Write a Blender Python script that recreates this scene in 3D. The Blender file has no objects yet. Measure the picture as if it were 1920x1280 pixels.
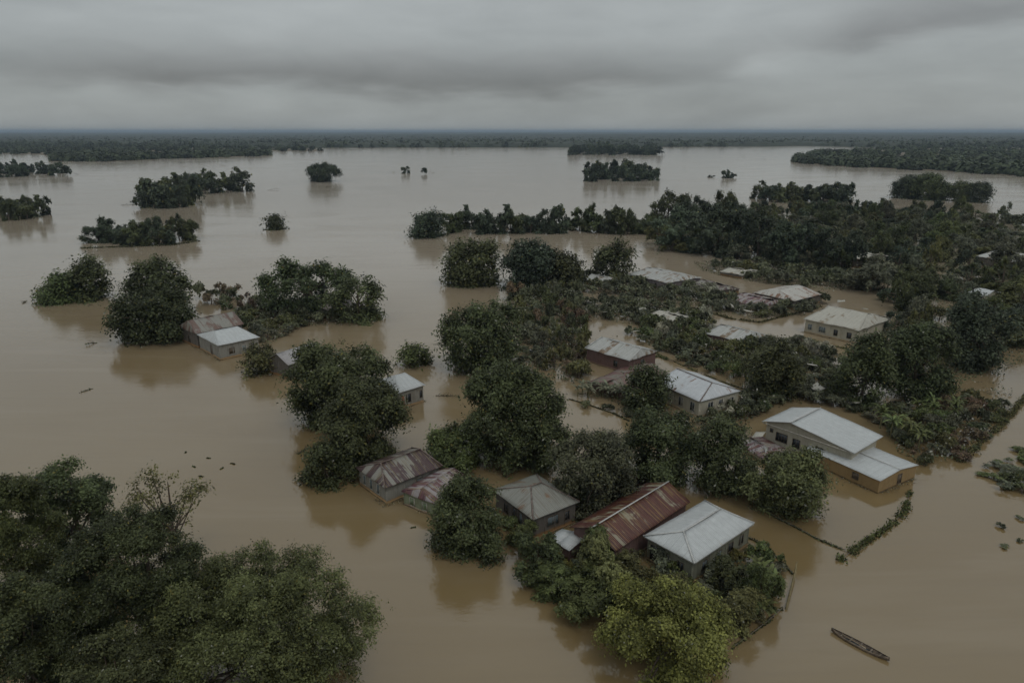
import bpy, math, random
import numpy as np
from mathutils import Vector

R = math.radians
scene = bpy.context.scene
COL = scene.collection

# ------------------------------------------------------------------ camera
PITCH = R(17.1)
CAM_H = 40.0
FOC = 1280.0                      # focal length in photo pixels (1920 wide)
cam_data = bpy.data.cameras.new("camera")
cam_data.sensor_width = 36.0
cam_data.lens = 24.0
cam_data.clip_start = 0.5
cam_data.clip_end = 120000.0
cam = bpy.data.objects.new("camera", cam_data)
cam.location = (0, 0, CAM_H)
cam.rotation_euler = (R(90) - PITCH, 0, 0)
COL.objects.link(cam)
scene.camera = cam

# ------------------------------------------------------------------ render / exposure
scene.view_settings.view_transform = 'Standard'
scene.view_settings.look = 'None'
scene.view_settings.exposure = 0.0
scene.view_settings.gamma = 1.0
cy = scene.cycles
cy.use_denoising = True
cy.max_bounces = 6
cy.diffuse_bounces = 2
cy.glossy_bounces = 3
cy.transmission_bounces = 3
cy.volume_bounces = 0
cy.caustics_reflective = False
cy.caustics_refractive = False
cy.use_adaptive_sampling = True
cy.adaptive_threshold = 0.02

# ------------------------------------------------------------------ node helper
class NT:
    def __init__(s, tree):
        s.t = tree
        s.n = tree.nodes
    def new(s, typ, **kw):
        nd = s.n.new(typ)
        for k, v in kw.items():
            setattr(nd, k, v)
        return nd
    def link(s, a, b):
        s.t.links.new(a, b)
    def put(s, sock, v):
        if hasattr(v, 'is_linked') or isinstance(v, bpy.types.NodeSocket):
            s.link(v, sock)
        else:
            sock.default_value = v
    def math(s, op, a, b=None, c=None, clamp=False):
        nd = s.new('ShaderNodeMath', operation=op, use_clamp=clamp)
        s.put(nd.inputs[0], a)
        if b is not None: s.put(nd.inputs[1], b)
        if c is not None: s.put(nd.inputs[2], c)
        return nd.outputs[0]
    def ss(s, v, lo, hi, a=0.0, b=1.0):
        nd = s.new('ShaderNodeMapRange', interpolation_type='SMOOTHSTEP')
        s.put(nd.inputs[0], v); s.put(nd.inputs[1], lo); s.put(nd.inputs[2], hi)
        s.put(nd.inputs[3], a); s.put(nd.inputs[4], b)
        return nd.outputs[0]
    def mix(s, f, a, b):
        nd = s.new('ShaderNodeMix', data_type='RGBA')
        s.put(nd.inputs[0], f)
        for sock, v in ((nd.inputs[6], a), (nd.inputs[7], b)):
            if isinstance(v, (tuple, list)) and len(v) == 3: v = (*v, 1)
            s.put(sock, v)
        return nd.outputs[2]
    def noise(s, vec, scale, detail=2.0, rough=0.5, dist=0.0, out=0):
        nd = s.new('ShaderNodeTexNoise')
        if vec is not None: s.link(vec, nd.inputs['Vector'])
        nd.inputs['Scale'].default_value = scale
        nd.inputs['Detail'].default_value = detail
        nd.inputs['Roughness'].default_value = rough
        nd.inputs['Distortion'].default_value = dist
        return nd.outputs[out]
    def mapping(s, vec, scale=(1, 1, 1), rot=(0, 0, 0), loc=(0, 0, 0)):
        nd = s.new('ShaderNodeMapping')
        s.link(vec, nd.inputs[0])
        nd.inputs['Location'].default_value = loc
        nd.inputs['Rotation'].default_value = rot
        nd.inputs['Scale'].default_value = scale
        return nd.outputs[0]
    def comb(s, x, y, z):
        nd = s.new('ShaderNodeCombineXYZ')
        s.put(nd.inputs[0], x); s.put(nd.inputs[1], y); s.put(nd.inputs[2], z)
        return nd.outputs[0]
    def sep(s, v):
        nd = s.new('ShaderNodeSeparateXYZ')
        s.link(v, nd.inputs[0])
        return nd.outputs

# ------------------------------------------------------------------ sky: overcast over a physical sky
SUN_EL, SUN_ROT = R(58), R(150)
world = bpy.data.worlds.new("World")
scene.world = world
world.use_nodes = True
w = NT(world.node_tree)
w.n.clear()
sky = w.new('ShaderNodeTexSky', sky_type='NISHITA')
sky.sun_disc = False
sky.sun_elevation = SUN_EL
sky.sun_rotation = SUN_ROT
tc = w.new('ShaderNodeTexCoord')
dx, dy, dz = w.sep(tc.outputs['Generated'])
az = w.math('DIVIDE', dx, w.math('MAXIMUM', dy, 0.25))
elev = w.math('MAXIMUM', dz, 0.0)
soft = w.comb(w.math('MULTIPLY', dx, 2.2), w.math('MULTIPLY', dy, 2.2), w.math('MULTIPLY', dz, 9.0))
n_big = w.noise(soft, 1.0, 3.0, 0.5, 0.5)
n_fine = w.noise(soft, 2.6, 4.0, 0.5, 0.2)
wob = w.math('MULTIPLY', w.math('SUBTRACT', n_fine, 0.5), 0.055)
edge = w.math('ADD', w.math('ADD', 0.041, w.ss(az, 0.10, 0.62, 0.0, 0.062)), wob)
above = w.ss(w.math('SUBTRACT', elev, edge), -0.004, 0.030)
fade = w.ss(w.math('SUBTRACT', elev, edge), 0.008, 0.085, 1.0, 0.12)
left = w.ss(az, -0.75, -0.45, 0.45, 1.0)
shade = w.math('MULTIPLY', w.math('MULTIPLY', above, fade), left)
break_ = w.math('MULTIPLY', w.ss(az, 0.10, 0.26), w.ss(az, 0.38, 0.50, 1.0, 0.0))
shade = w.math('MULTIPLY', shade, w.math('SUBTRACT', 1.0, w.math('MULTIPLY', break_, 0.65)))
shade = w.math('MULTIPLY', shade, w.ss(n_big, 0.25, 0.62, 0.65, 1.15))
lum = w.math('ADD', 0.325, w.math('MULTIPLY', w.math('SUBTRACT', n_big, 0.5), 0.20))
lum = w.math('ADD', lum, w.ss(elev, 0.05, 0.15, 0.0, 0.095))
lum = w.math('ADD', lum, w.math('MULTIPLY', w.math('SUBTRACT', n_fine, 0.5), 0.13))
n_tiny = w.noise(w.comb(w.math('MULTIPLY', dx, 9.0), w.math('MULTIPLY', dy, 9.0), w.math('MULTIPLY', dz, 26.0)), 1.0, 5.0, 0.6, 0.6)
lum = w.math('ADD', lum, w.math('MULTIPLY', w.math('SUBTRACT', n_tiny, 0.5), 0.08))
lum = w.math('SUBTRACT', lum, w.math('MULTIPLY', shade, 0.155))
lum = w.math('ADD', lum, w.ss(elev, 0.15, 0.9, 0.0, 0.20))
cloud = w.new('ShaderNodeMix', data_type='RGBA')
cloud.inputs[0].default_value = 1.0
tint = w.mix(shade, (0.94, 1.0, 1.0), (0.96, 0.985, 0.98))
vm = w.new('ShaderNodeVectorMath', operation='SCALE')
w.link(tint, vm.inputs[0])
w.link(w.math('MULTIPLY', lum, 10.0), vm.inputs[3])
w.n.remove(cloud)
col = w.mix(0.94, sky.outputs[0], vm.outputs[0])
bg = w.new('ShaderNodeBackground')
bg.inputs[1].default_value = 0.1
w.link(col, bg.inputs[0])
out = w.new('ShaderNodeOutputWorld')
w.link(bg.outputs[0], out.inputs[0])

sun_data = bpy.data.lights.new("sun", 'SUN')
sun_data.energy = 0.5
sun_data.angle = R(20)
sun_data.color = (1.0, 0.96, 0.9)
sun = bpy.data.objects.new("sun", sun_data)
sd = Vector((math.sin(SUN_ROT) * math.cos(SUN_EL), math.cos(SUN_ROT) * math.cos(SUN_EL), math.sin(SUN_EL)))
sun.rotation_euler = sd.to_track_quat('Z', 'Y').to_euler()
COL.objects.link(sun)

# ------------------------------------------------------------------ geometry helpers
SP, CP = math.sin(PITCH), math.cos(PITCH)
def G(px, py, z=0.0):
    """ground point seen at photo pixel (1920x1280), on the level plane at height z"""
    X = (px - 960) / FOC
    Y = (py - 640) / FOC
    d = np.array([X, CP - Y * SP, -SP - Y * CP])
    t = (z - CAM_H) / d[2]
    return np.array([d[0] * t, d[1] * t, z])
def proj(P):
    P = np.asarray(P, float)
    q = P - np.array([0, 0, CAM_H])
    zc = q[..., 1] * CP - q[..., 2] * SP
    up = q[..., 1] * SP + q[..., 2] * CP
    return np.stack([960 + FOC * q[..., 0] / zc, 640 - FOC * up / zc], -1)

def put(o, parent=None):
    COL.objects.link(o)
    if parent is not None:
        o.parent = parent
    return o
def tag(o, label, cat, group=None, kind=None):
    o['label'] = label
    if cat: o['category'] = cat
    if group: o['group'] = group
    if kind: o['kind'] = kind
    return o
def empty(name, loc=(0, 0, 0), rz=0.0, scale=(1, 1, 1)):
    o = bpy.data.objects.new(name, None)
    o.location = loc
    o.rotation_euler = (0, 0, rz)
    o.scale = scale
    o.empty_display_size = 0.5
    return put(o)
def fast_mesh(name, V, F, mat=None, tint=None, uv=None, smooth=False):
    """V (n,3); F (m,k) same-size polygons; tint per face; uv per corner"""
    V = np.asarray(V, np.float32); F = np.asarray(F, np.int32)
    me = bpy.data.meshes.new(name)
    me.vertices.add(len(V)); me.vertices.foreach_set('co', V.ravel())
    m, k = F.shape
    me.loops.add(m * k); me.loops.foreach_set('vertex_index', F.ravel())
    me.polygons.add(m)
    me.polygons.foreach_set('loop_start', np.arange(m, dtype=np.int32) * k)
    try: me.polygons.foreach_set('loop_total', np.full(m, k, dtype=np.int32))
    except Exception: pass
    if smooth: me.polygons.foreach_set('use_smooth', np.ones(m, dtype=bool))
    if tint is not None:
        a = me.attributes.new('tint', 'FLOAT', 'FACE')
        a.data.foreach_set('value', np.asarray(tint, np.float32))
    if uv is not None:
        l = me.uv_layers.new(name='UVMap')
        l.data.foreach_set('uv', np.asarray(uv, np.float32).ravel())
    me.update(calc_edges=True)
    if mat: me.materials.append(mat)
    return me
class MB:
    """collects boxes, tubes and patches into one mesh of quads"""
    def __init__(s): s.v = []; s.f = []; s.uv = []; s.n = 0
    def add(s, V, F, UV=None):
        V = np.asarray(V, float); F = np.asarray(F, int)
        s.v.append(V); s.f.append(F + s.n); s.n += len(V)
        s.uv.append(np.zeros((len(F) * 4, 2)) if UV is None else np.asarray(UV, float).reshape(-1, 2))
    def box(s, c, size, rz=0.0, tilt=None):
        x, y, z = [q / 2 for q in size]
        P = np.array([(-x,-y,-z),(x,-y,-z),(x,y,-z),(-x,y,-z),(-x,-y,z),(x,-y,z),(x,y,z),(-x,y,z)], float)
        if tilt is not None:
            ca, sa = math.cos(tilt), math.sin(tilt)
            P = np.stack([P[:,0]*ca + P[:,2]*sa, P[:,1], -P[:,0]*sa + P[:,2]*ca], 1)
        ca, sa = math.cos(rz), math.sin(rz)
        P = np.stack([P[:,0]*ca - P[:,1]*sa, P[:,0]*sa + P[:,1]*ca, P[:,2]], 1) + np.array(c)
        s.add(P, [(0,3,2,1),(4,5,6,7),(0,1,5,4),(1,2,6,5),(2,3,7,6),(3,0,4,7)])
    def bar(s, a, b, wd, th):
        """box between two points: width wd (horizontal), thickness th (vertical)"""
        a = np.array(a, float); b = np.array(b, float)
        d = b - a; L = np.linalg.norm(d); d /= L
        side = np.cross(d, (0, 0, 1.0))
        if np.linalg.norm(side) < 1e-3: side = np.array([1.0, 0, 0])
        side /= np.linalg.norm(side); up = np.cross(side, d)
        P = []
        for q in (a, b):
            for sx, sy in ((-1,-1),(1,-1),(1,1),(-1,1)):
                P.append(q + side * wd / 2 * sx + up * th / 2 * sy)
        s.add(P, [(0,3,2,1),(4,5,6,7),(0,1,5,4),(1,2,6,5),(2,3,7,6),(3,0,4,7)])
    def tube(s, pts, rad, k=6):
        pts = np.asarray(pts, float); n = len(pts)
        V = []
        for i in range(n):
            d = pts[min(i+1, n-1)] - pts[max(i-1, 0)]
            d /= max(np.linalg.norm(d), 1e-6)
            a = np.cross(d, (0.31, 0.95, 0.05)); a /= max(np.linalg.norm(a), 1e-6)
            b = np.cross(d, a)
            for j in range(k):
                t = 2 * math.pi * j / k
                V.append(pts[i] + rad[i] * (a * math.cos(t) + b * math.sin(t)))
        F = [(i*k+j, i*k+(j+1)%k, (i+1)*k+(j+1)%k, (i+1)*k+j) for i in range(n-1) for j in range(k)]
        s.add(V, F)
    def build(s, name, mat, parent=None, smooth=False):
        me = fast_mesh(name, np.concatenate(s.v), np.concatenate(s.f), mat, uv=np.concatenate(s.uv), smooth=smooth)
        return put(bpy.data.objects.new(name, me), parent)

# ------------------------------------------------------------------ materials
def mat_new(name):
    m = bpy.data.materials.new(name)
    m.use_nodes = True
    t = NT(m.node_tree); t.n.clear()
    b = t.new('ShaderNodeBsdfPrincipled')
    o = t.new('ShaderNodeOutputMaterial')
    t.link(b.outputs[0], o.inputs[0])
    return m, t, b, o
def simple(name, color, rough=0.8, var=0.25, scale=3.0, metal=0.0):
    m, t, b, o = mat_new(name)
    c = t.new('ShaderNodeTexCoord')
    n = t.noise(c.outputs['Object'], scale, 5, 0.65)
    lo = tuple(q * (1 - var) for q in color); hi = tuple(min(1, q * (1 + var)) for q in color)
    t.link(t.mix(t.ss(n, 0.3, 0.7), lo, hi), b.inputs['Base Color'])
    b.inputs['Roughness'].default_value = rough
    b.inputs['Metallic'].default_value = metal
    return m

# foliage: colour from the object, varied per leaf
M_leaf, t, b, o = mat_new("leaves")
oi = t.new('ShaderNodeObjectInfo')
at = t.new('ShaderNodeAttribute', attribute_name='tint')
hv = t.new('ShaderNodeHueSaturation')
t.link(oi.outputs['Color'], hv.inputs['Color'])
t.link(t.math('ADD', 0.487, t.math('MULTIPLY', oi.outputs['Random'], 0.026)), hv.inputs['Hue'])
hv.inputs['Saturation'].default_value = 0.94
val = t.math('MULTIPLY', t.ss(at.outputs['Fac'], 0.05, 0.95, 0.40, 2.3), t.math('ADD', 0.8, t.math('MULTIPLY', oi.outputs['Random'], 0.4)))
t.link(val, hv.inputs['Value'])
warm = t.mix(t.ss(at.outputs['Fac'], 0.955, 0.965), hv.outputs[0], (0.19, 0.17, 0.05))
warm = t.mix(t.ss(at.outputs['Fac'], 0.98, 0.99), warm, (0.26, 0.26, 0.21))
t.link(warm, b.inputs['Base Color'])
b.inputs['Roughness'].default_value = 0.5
b.inputs['Specular IOR Level'].default_value = 0.18
tr = t.new('ShaderNodeBsdfTranslucent')
t.link(warm, tr.inputs[0])
mx = t.new('ShaderNodeMixShader'); mx.inputs[0].default_value = 0.22
t.link(b.outputs[0], mx.inputs[1]); t.link(tr.outputs[0], mx.inputs[2]); t.link(mx.outputs[0], o.inputs[0])

M_bark = simple("bark", (0.10, 0.075, 0.055), 0.9, 0.4, 4)
M_dead = simple("weathered_wood", (0.16, 0.13, 0.10), 0.9, 0.4, 5)
M_bank = simple("wet_mud", (0.13, 0.10, 0.06), 0.7, 0.35, 0.4)

# flood water
M_water, t, b, o = mat_new("flood_water")
c = t.new('ShaderNodeTexCoord'); P = c.outputs['Object']
big = t.noise(P, 0.006, 4, 0.55, 0.6)
mid = t.noise(t.mapping(P, (0.7, 1.6, 1)), 0.035, 4, 0.6, 1.2)
colw = t.mix(t.ss(big, 0.3, 0.7), (0.192, 0.134, 0.060), (0.246, 0.186, 0.104))
colw = t.mix(t.math('MULTIPLY', t.ss(mid, 0.45, 0.75), 0.65), colw, (0.190, 0.130, 0.056))
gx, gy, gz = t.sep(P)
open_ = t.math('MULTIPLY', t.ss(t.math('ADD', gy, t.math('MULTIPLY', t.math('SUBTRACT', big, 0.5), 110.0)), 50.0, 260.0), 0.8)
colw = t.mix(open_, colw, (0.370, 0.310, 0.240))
colw = t.mix(t.ss(gy, 260.0, 700.0, 0.0, 0.85), colw, (0.50, 0.44, 0.37))  # far water: missing sky reflection painted in as a paler base colour
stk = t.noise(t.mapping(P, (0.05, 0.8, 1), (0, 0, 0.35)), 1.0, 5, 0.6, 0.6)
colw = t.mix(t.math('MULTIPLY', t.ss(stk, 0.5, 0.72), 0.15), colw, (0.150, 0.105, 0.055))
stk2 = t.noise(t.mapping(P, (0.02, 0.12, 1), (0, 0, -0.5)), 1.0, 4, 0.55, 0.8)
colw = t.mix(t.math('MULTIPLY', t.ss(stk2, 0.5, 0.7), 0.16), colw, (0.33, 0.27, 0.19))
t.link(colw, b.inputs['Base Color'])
b.inputs['IOR'].default_value = 1.85
patch = t.ss(t.noise(t.mapping(P, (0.6, 1.5, 1)), 0.03, 3, 0.6, 0.8), 0.42, 0.68)
t.link(t.math('ADD', 0.10, t.math('MULTIPLY', patch, 0.05)), b.inputs['Roughness'])
rip = t.noise(t.mapping(P, (0.8, 1.6, 1), (0, 0, 0.3)), 1.1, 3, 0.55, 0.3)
swl = t.noise(t.mapping(P, (0.7, 1.4, 1), (0, 0, -0.2)), 0.22, 2, 0.5, 0.4)
hgt = t.math('ADD', t.math('MULTIPLY', rip, t.math('ADD', 0.004, t.math('MULTIPLY', patch, 0.035))), t.math('MULTIPLY', swl, 0.022))
bp = t.new('ShaderNodeBump'); bp.inputs['Strength'].default_value = 1.0; bp.inputs['Distance'].default_value = 1.0
t.link(hgt, bp.inputs['Height']); t.link(bp.outputs[0], b.inputs['Normal'])

# far canopy
M_canopy, t, b, o = mat_new("far_canopy")
c = t.new('ShaderNodeTexCoord'); P = c.outputs['Object']
n1 = t.noise(P, 0.004, 5, 0.65); n2 = t.noise(P, 0.05, 4, 0.7)
cc = t.mix(t.ss(n2, 0.3, 0.7), (0.016, 0.024, 0.016), (0.045, 0.054, 0.032))
cc = t.mix(t.math('MULTIPLY', t.ss(n1, 0.56, 0.70), 0.5), cc, (0.085, 0.085, 0.055))
t.link(cc, b.inputs['Base Color']); b.inputs['Roughness'].default_value = 0.9

def roof_mat(name, base, dark, streak, amount, streak_amt, rough=0.45, metal=0.0, seam=0.76):
    m, t, b, o = mat_new(name)
    uvn = t.new('ShaderNodeUVMap'); uvn.uv_map = 'UVMap'
    u, v, _ = t.sep(uvn.outputs[0])
    sheet = t.math('FLOOR', t.math('DIVIDE', u, seam))
    wn = t.new('ShaderNodeTexWhiteNoise', noise_dimensions='2D')
    row = t.math('FLOOR', t.math('DIVIDE', v, 4.4))
    t.link(t.comb(sheet, row, 0), wn.inputs['Vector'])
    pv = wn.outputs['Value']
    uv = t.comb(u, v, 0)
    st = t.noise(t.mapping(uv, (5.0, 0.20, 1)), 1.0, 5, 0.68, 0.35)
    blo = t.noise(uv, 0.35, 4, 0.65, 0.8)
    field = t.math('ADD', t.math('ADD', t.math('MULTIPLY', st, 0.45), t.math('MULTIPLY', blo, 0.55)), t.math('MULTIPLY', t.math('SUBTRACT', pv, 0.5), 0.17))
    lo = 0.72 - amount * 0.46
    mask = t.ss(field, lo, lo + 0.05)
    c0 = t.mix(t.ss(t.noise(uv, 1.3, 5, 0.7), 0.3, 0.75), tuple(q * 0.9 for q in base), tuple(min(1, q * 1.08) for q in base))
    c0 = t.mix(t.math('MULTIPLY', pv, 0.18), c0, tuple(q * 0.72 for q in base))
    c1 = t.mix(t.ss(t.noise(t.mapping(uv, (4, 0.8, 1)), 1.0, 4, 0.7), 0.35, 0.7), dark, tuple(q * 1.7 for q in dark))
    cc = t.mix(mask, c0, c1)
    st2 = t.ss(t.noise(t.mapping(uv, (5.0, 0.2, 1), (0, 0, 0), (7, 3, 0)), 1.0, 4, 0.7, 0.3), 0.60 - 0.12 * streak_amt, 0.68 - 0.1 * streak_amt)
    cc = t.mix(t.math('MULTIPLY', st2, min(1.0, streak_amt)), cc, streak)
    fu = t.math('FRACT', t.math('DIVIDE', u, seam))
    line = t.math('LESS_THAN', fu, 0.07)
    cc = t.mix(t.math('MULTIPLY', line, 0.35), cc, tuple(q * 0.45 for q in base))
    t.link(cc, b.inputs['Base Color'])
    b.inputs['Roughness'].default_value = rough
    b.inputs['Metallic'].default_value = metal
    wv = t.math('SINE', t.math('MULTIPLY', u, 2 * math.pi / 0.19))
    bp = t.new('ShaderNodeBump'); bp.inputs['Strength'].default_value = 0.6; bp.inputs['Distance'].default_value = 0.02
    t.link(t.math('ADD', wv, t.math('MULTIPLY', st, 1.2)), bp.inputs['Height'])
    t.link(bp.outputs[0], b.inputs['Normal'])
    return m
def wall_mat(name, color, stain=(0.30, 0.19, 0.08), stain_h=0.45, dirt=0.5):
    m, t, b, o = mat_new(name)
    g = t.new('ShaderNodeNewGeometry')
    px, py, pz = t.sep(g.outputs['Position'])
    c = t.new('ShaderNodeTexCoord')
    n = t.noise(t.mapping(c.outputs['Object'], (2.2, 2.2, 0.5)), 1.0, 5, 0.7)
    n2 = t.noise(c.outputs['Object'], 0.8, 5, 0.65)
    cc = t.mix(t.math('MULTIPLY', t.ss(n, 0.42, 0.75), dirt), color, tuple(q * 0.42 for q in color))
    cc = t.mix(t.math('MULTIPLY', t.ss(n2, 0.5, 0.72), dirt), cc, (color[0] * 0.6, color[1] * 0.5, color[2] * 0.36))
    hh = t.math('ADD', pz, t.math('MULTIPLY', t.math('SUBTRACT', n2, 0.5), 0.5))
    band = t.ss(hh, stain_h * 0.6, stain_h, 1.0, 0.0)
    cc = t.mix(t.math('MULTIPLY', band, 0.85), cc, stain)
    wet = t.ss(hh, 0.02, 0.16, 1.0, 0.0)
    cc = t.mix(t.math('MULTIPLY', wet, 0.8), cc, (0.05, 0.045, 0.03))
    t.link(cc, b.inputs['Base Color'])
    b.inputs['Roughness'].default_value = 0.85
    return m

M_glass, t, b, o = mat_new("dark_window")
b.inputs['Base Color'].default_value = (0.03, 0.035, 0.04, 1); b.inputs['Roughness'].default_value = 0.25
M_frame_w = simple("pale_frame", (0.42, 0.40, 0.35), 0.7, 0.25)
M_frame_d = simple("dark_frame", (0.11, 0.085, 0.06), 0.8, 0.3)
M_shut = simple("grey_shutter", (0.13, 0.16, 0.17), 0.7, 0.3)
M_green = simple("green_board", (0.17, 0.22, 0.13), 0.8, 0.35)

# ------------------------------------------------------------------ setting: water, ground, far land
def disc(name, rad, z, mat, n=96):
    me = bpy.data.meshes.new(name)
    V = [(rad * math.cos(2*math.pi*i/n), rad * math.sin(2*math.pi*i/n), z) for i in range(n)]
    me.from_pydata(V, [], [tuple(range(n))])
    me.materials.append(mat)
    return put(bpy.data.objects.new(name, me))
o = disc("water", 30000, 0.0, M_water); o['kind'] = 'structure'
o = disc("ground", 30000, -3.0, M_bank); o['kind'] = 'structure'

rng = np.random.default_rng(11)
def in_poly(pts, poly):
    pts = np.asarray(pts); x, y = pts[:, 0], pts[:, 1]
    ins = np.zeros(len(pts), bool); n = len(poly)
    for i in range(n):
        x0, y0 = poly[i]; x1, y1 = poly[(i+1) % n]
        cnd = ((y0 > y) != (y1 > y)) & (x < (x1 - x0) * (y - y0) / (y1 - y0 + 1e-12) + x0)
        ins ^= cnd
    return ins
def Gn(p, z=0.0):
    p = np.asarray(p, float)
    X = (p[:, 0] - 960) / FOC; Y = (p[:, 1] - 640) / FOC
    d = np.stack([X, CP - Y * SP, -SP - Y * CP], 1)
    return d * ((z - CAM_H) / d[:, 2])[:, None] * np.array([1, 1, 0]) + np.array([0, 0, z])
def gpoly(poly): return [tuple(G(x, y)[:2]) for x, y in poly]

# banks of the lake, as outlines on the ground
FAR = [(-900, 276), (430, 276), (500, 277), (600, 277.5), (1040, 276.8), (1440, 275.2), (1500, 273.8), (1560, 275), (1650, 277.5), (2900, 277.5)]
BANK_R = [(1484, 305), (1530, 309), (1600, 314), (1760, 321), (1920, 331), (2120, 342), (2500, 350), (2500, 270), (1900, 271), (1700, 274), (1650, 281), (1560, 287), (1510, 291)]
BANK_L = [(-700, 312), (-200, 306), (90, 303), (200, 303.5), (290, 300), (300, 297.5), (400, 296.5), (505, 292), (512, 289), (470, 284.5), (545, 284), (606, 284.5), (600, 280), (560, 277), (520, 274), (-700, 270)]
HOLES = [[(-300, 289), (60, 289.5), (95, 293), (98, 298), (92, 304.5), (60, 308.5), (-300, 312)], [(262, 286), (330, 285.5), (346, 289), (330, 292.5), (270, 290)], [(120, 284), (165, 283), (170, 285), (125, 286)]]
def land_sheet(name, poly_px, z):
    me = bpy.data.meshes.new(name)
    pts = gpoly(poly_px)
    me.from_pydata([(x, y, z) for x, y in pts], [], [tuple(range(len(pts)))])
    me.materials.append(M_bank)
    ob = put(bpy.data.objects.new(name, me)); ob['kind'] = 'structure'
    return ob

# far canopy: a real rolling surface over the land beyond the lake
def vnoise(x, y, seed=0):
    def h(i, j):
        return (np.sin(i * 127.1 + j * 311.7 + seed * 17.3) * 43758.5453) % 1.0
    xi, yi = np.floor(x), np.floor(y); fx, fy = x - xi, y - yi
    fx = fx * fx * (3 - 2 * fx); fy = fy * fy * (3 - 2 * fy)
    return (h(xi, yi) * (1-fx) + h(xi+1, yi) * fx) * (1-fy) + (h(xi, yi+1) * (1-fx) + h(xi+1, yi+1) * fx) * fy
nr, na = 260, 700
rr = np.geomspace(1760, 27000, nr); aa = np.linspace(R(-62), R(62), na)
shore_ang = np.array([math.atan2(*G(x, y)[[0, 1]]) for x, y in FAR])
shore_r = np.array([np.hypot(*G(x, y)[:2]) for x, y in FAR])
rs = np.interp(aa, shore_ang, shore_r)
RR, AA = np.meshgrid(rr, aa, indexing='ij')
RR = rs[None, :] + (RR - 1760) * 1.0
XX, YY = RR * np.sin(AA), RR * np.cos(AA)
k = np.clip(RR / 6000, 0, 1)
Z = 1.5 + 4.5 * vnoise(XX / 14, YY / 14, 1) + 4 * vnoise(XX / 45, YY / 60, 2) + 10 * vnoise(XX / 700, YY / 1500, 3) * k + 8 * vnoise(XX / 2500, YY / 4000, 5) * k
Z[0] = 0.2; Z[1] *= 0.6
V = np.stack([XX, YY, Z], -1).reshape(-1, 3)
idx = np.arange(nr * na).reshape(nr, na)
F = np.stack([idx[:-1, :-1], idx[:-1, 1:], idx[1:, 1:], idx[1:, :-1]], -1).reshape(-1, 4)
o = put(bpy.data.objects.new("far_forest", fast_mesh("far_forest", V, F, M_canopy, smooth=False)))
tag(o, "dark blue green forest covering the far shore along the horizon", "forest", kind='stuff')
for nm, pl in (("right_bank", BANK_R), ("left_bank", BANK_L)):
    land_sheet(nm, pl, 0.06)
for i, h in enumerate(HOLES):
    me = bpy.data.meshes.new("flooded_field")
    me.from_pydata([(x, y, 0.12) for x, y in gpoly(h)], [], [tuple(range(len(h)))])
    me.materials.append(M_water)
    ob = put(bpy.data.objects.new("flooded_field", me)); ob['kind'] = 'structure'

# ------------------------------------------------------------------ foliage generators
def rdir(n, g):
    v = g.normal(size=(n, 3)); return v / np.linalg.norm(v, axis=1)[:, None]
def leaves_geo(C, N, size, g, aspect=0.55, droop=0.25):
    """one bent-free diamond leaf per centre C, facing about N"""
    n = len(C)
    A = rdir(n, g); A -= N * (A * N).sum(1)[:, None]
    A[:, 2] -= droop
    A /= np.linalg.norm(A, axis=1)[:, None] + 1e-9
    B = np.cross(N, A); B /= np.linalg.norm(B, axis=1)[:, None] + 1e-9
    s = size * g.uniform(0.6, 1.35, n)[:, None]
    P0 = C - A * s * 0.5; P2 = C + A * s * 0.5
    P1 = C + B * s * aspect * 0.5 - A * s * 0.05; P3 = C - B * s * aspect * 0.5 - A * s * 0.05
    V = np.stack([P0, P1, P2, P3], 1).reshape(-1, 3)
    F = np.arange(4 * n).reshape(n, 4)
    return V, F
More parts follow.
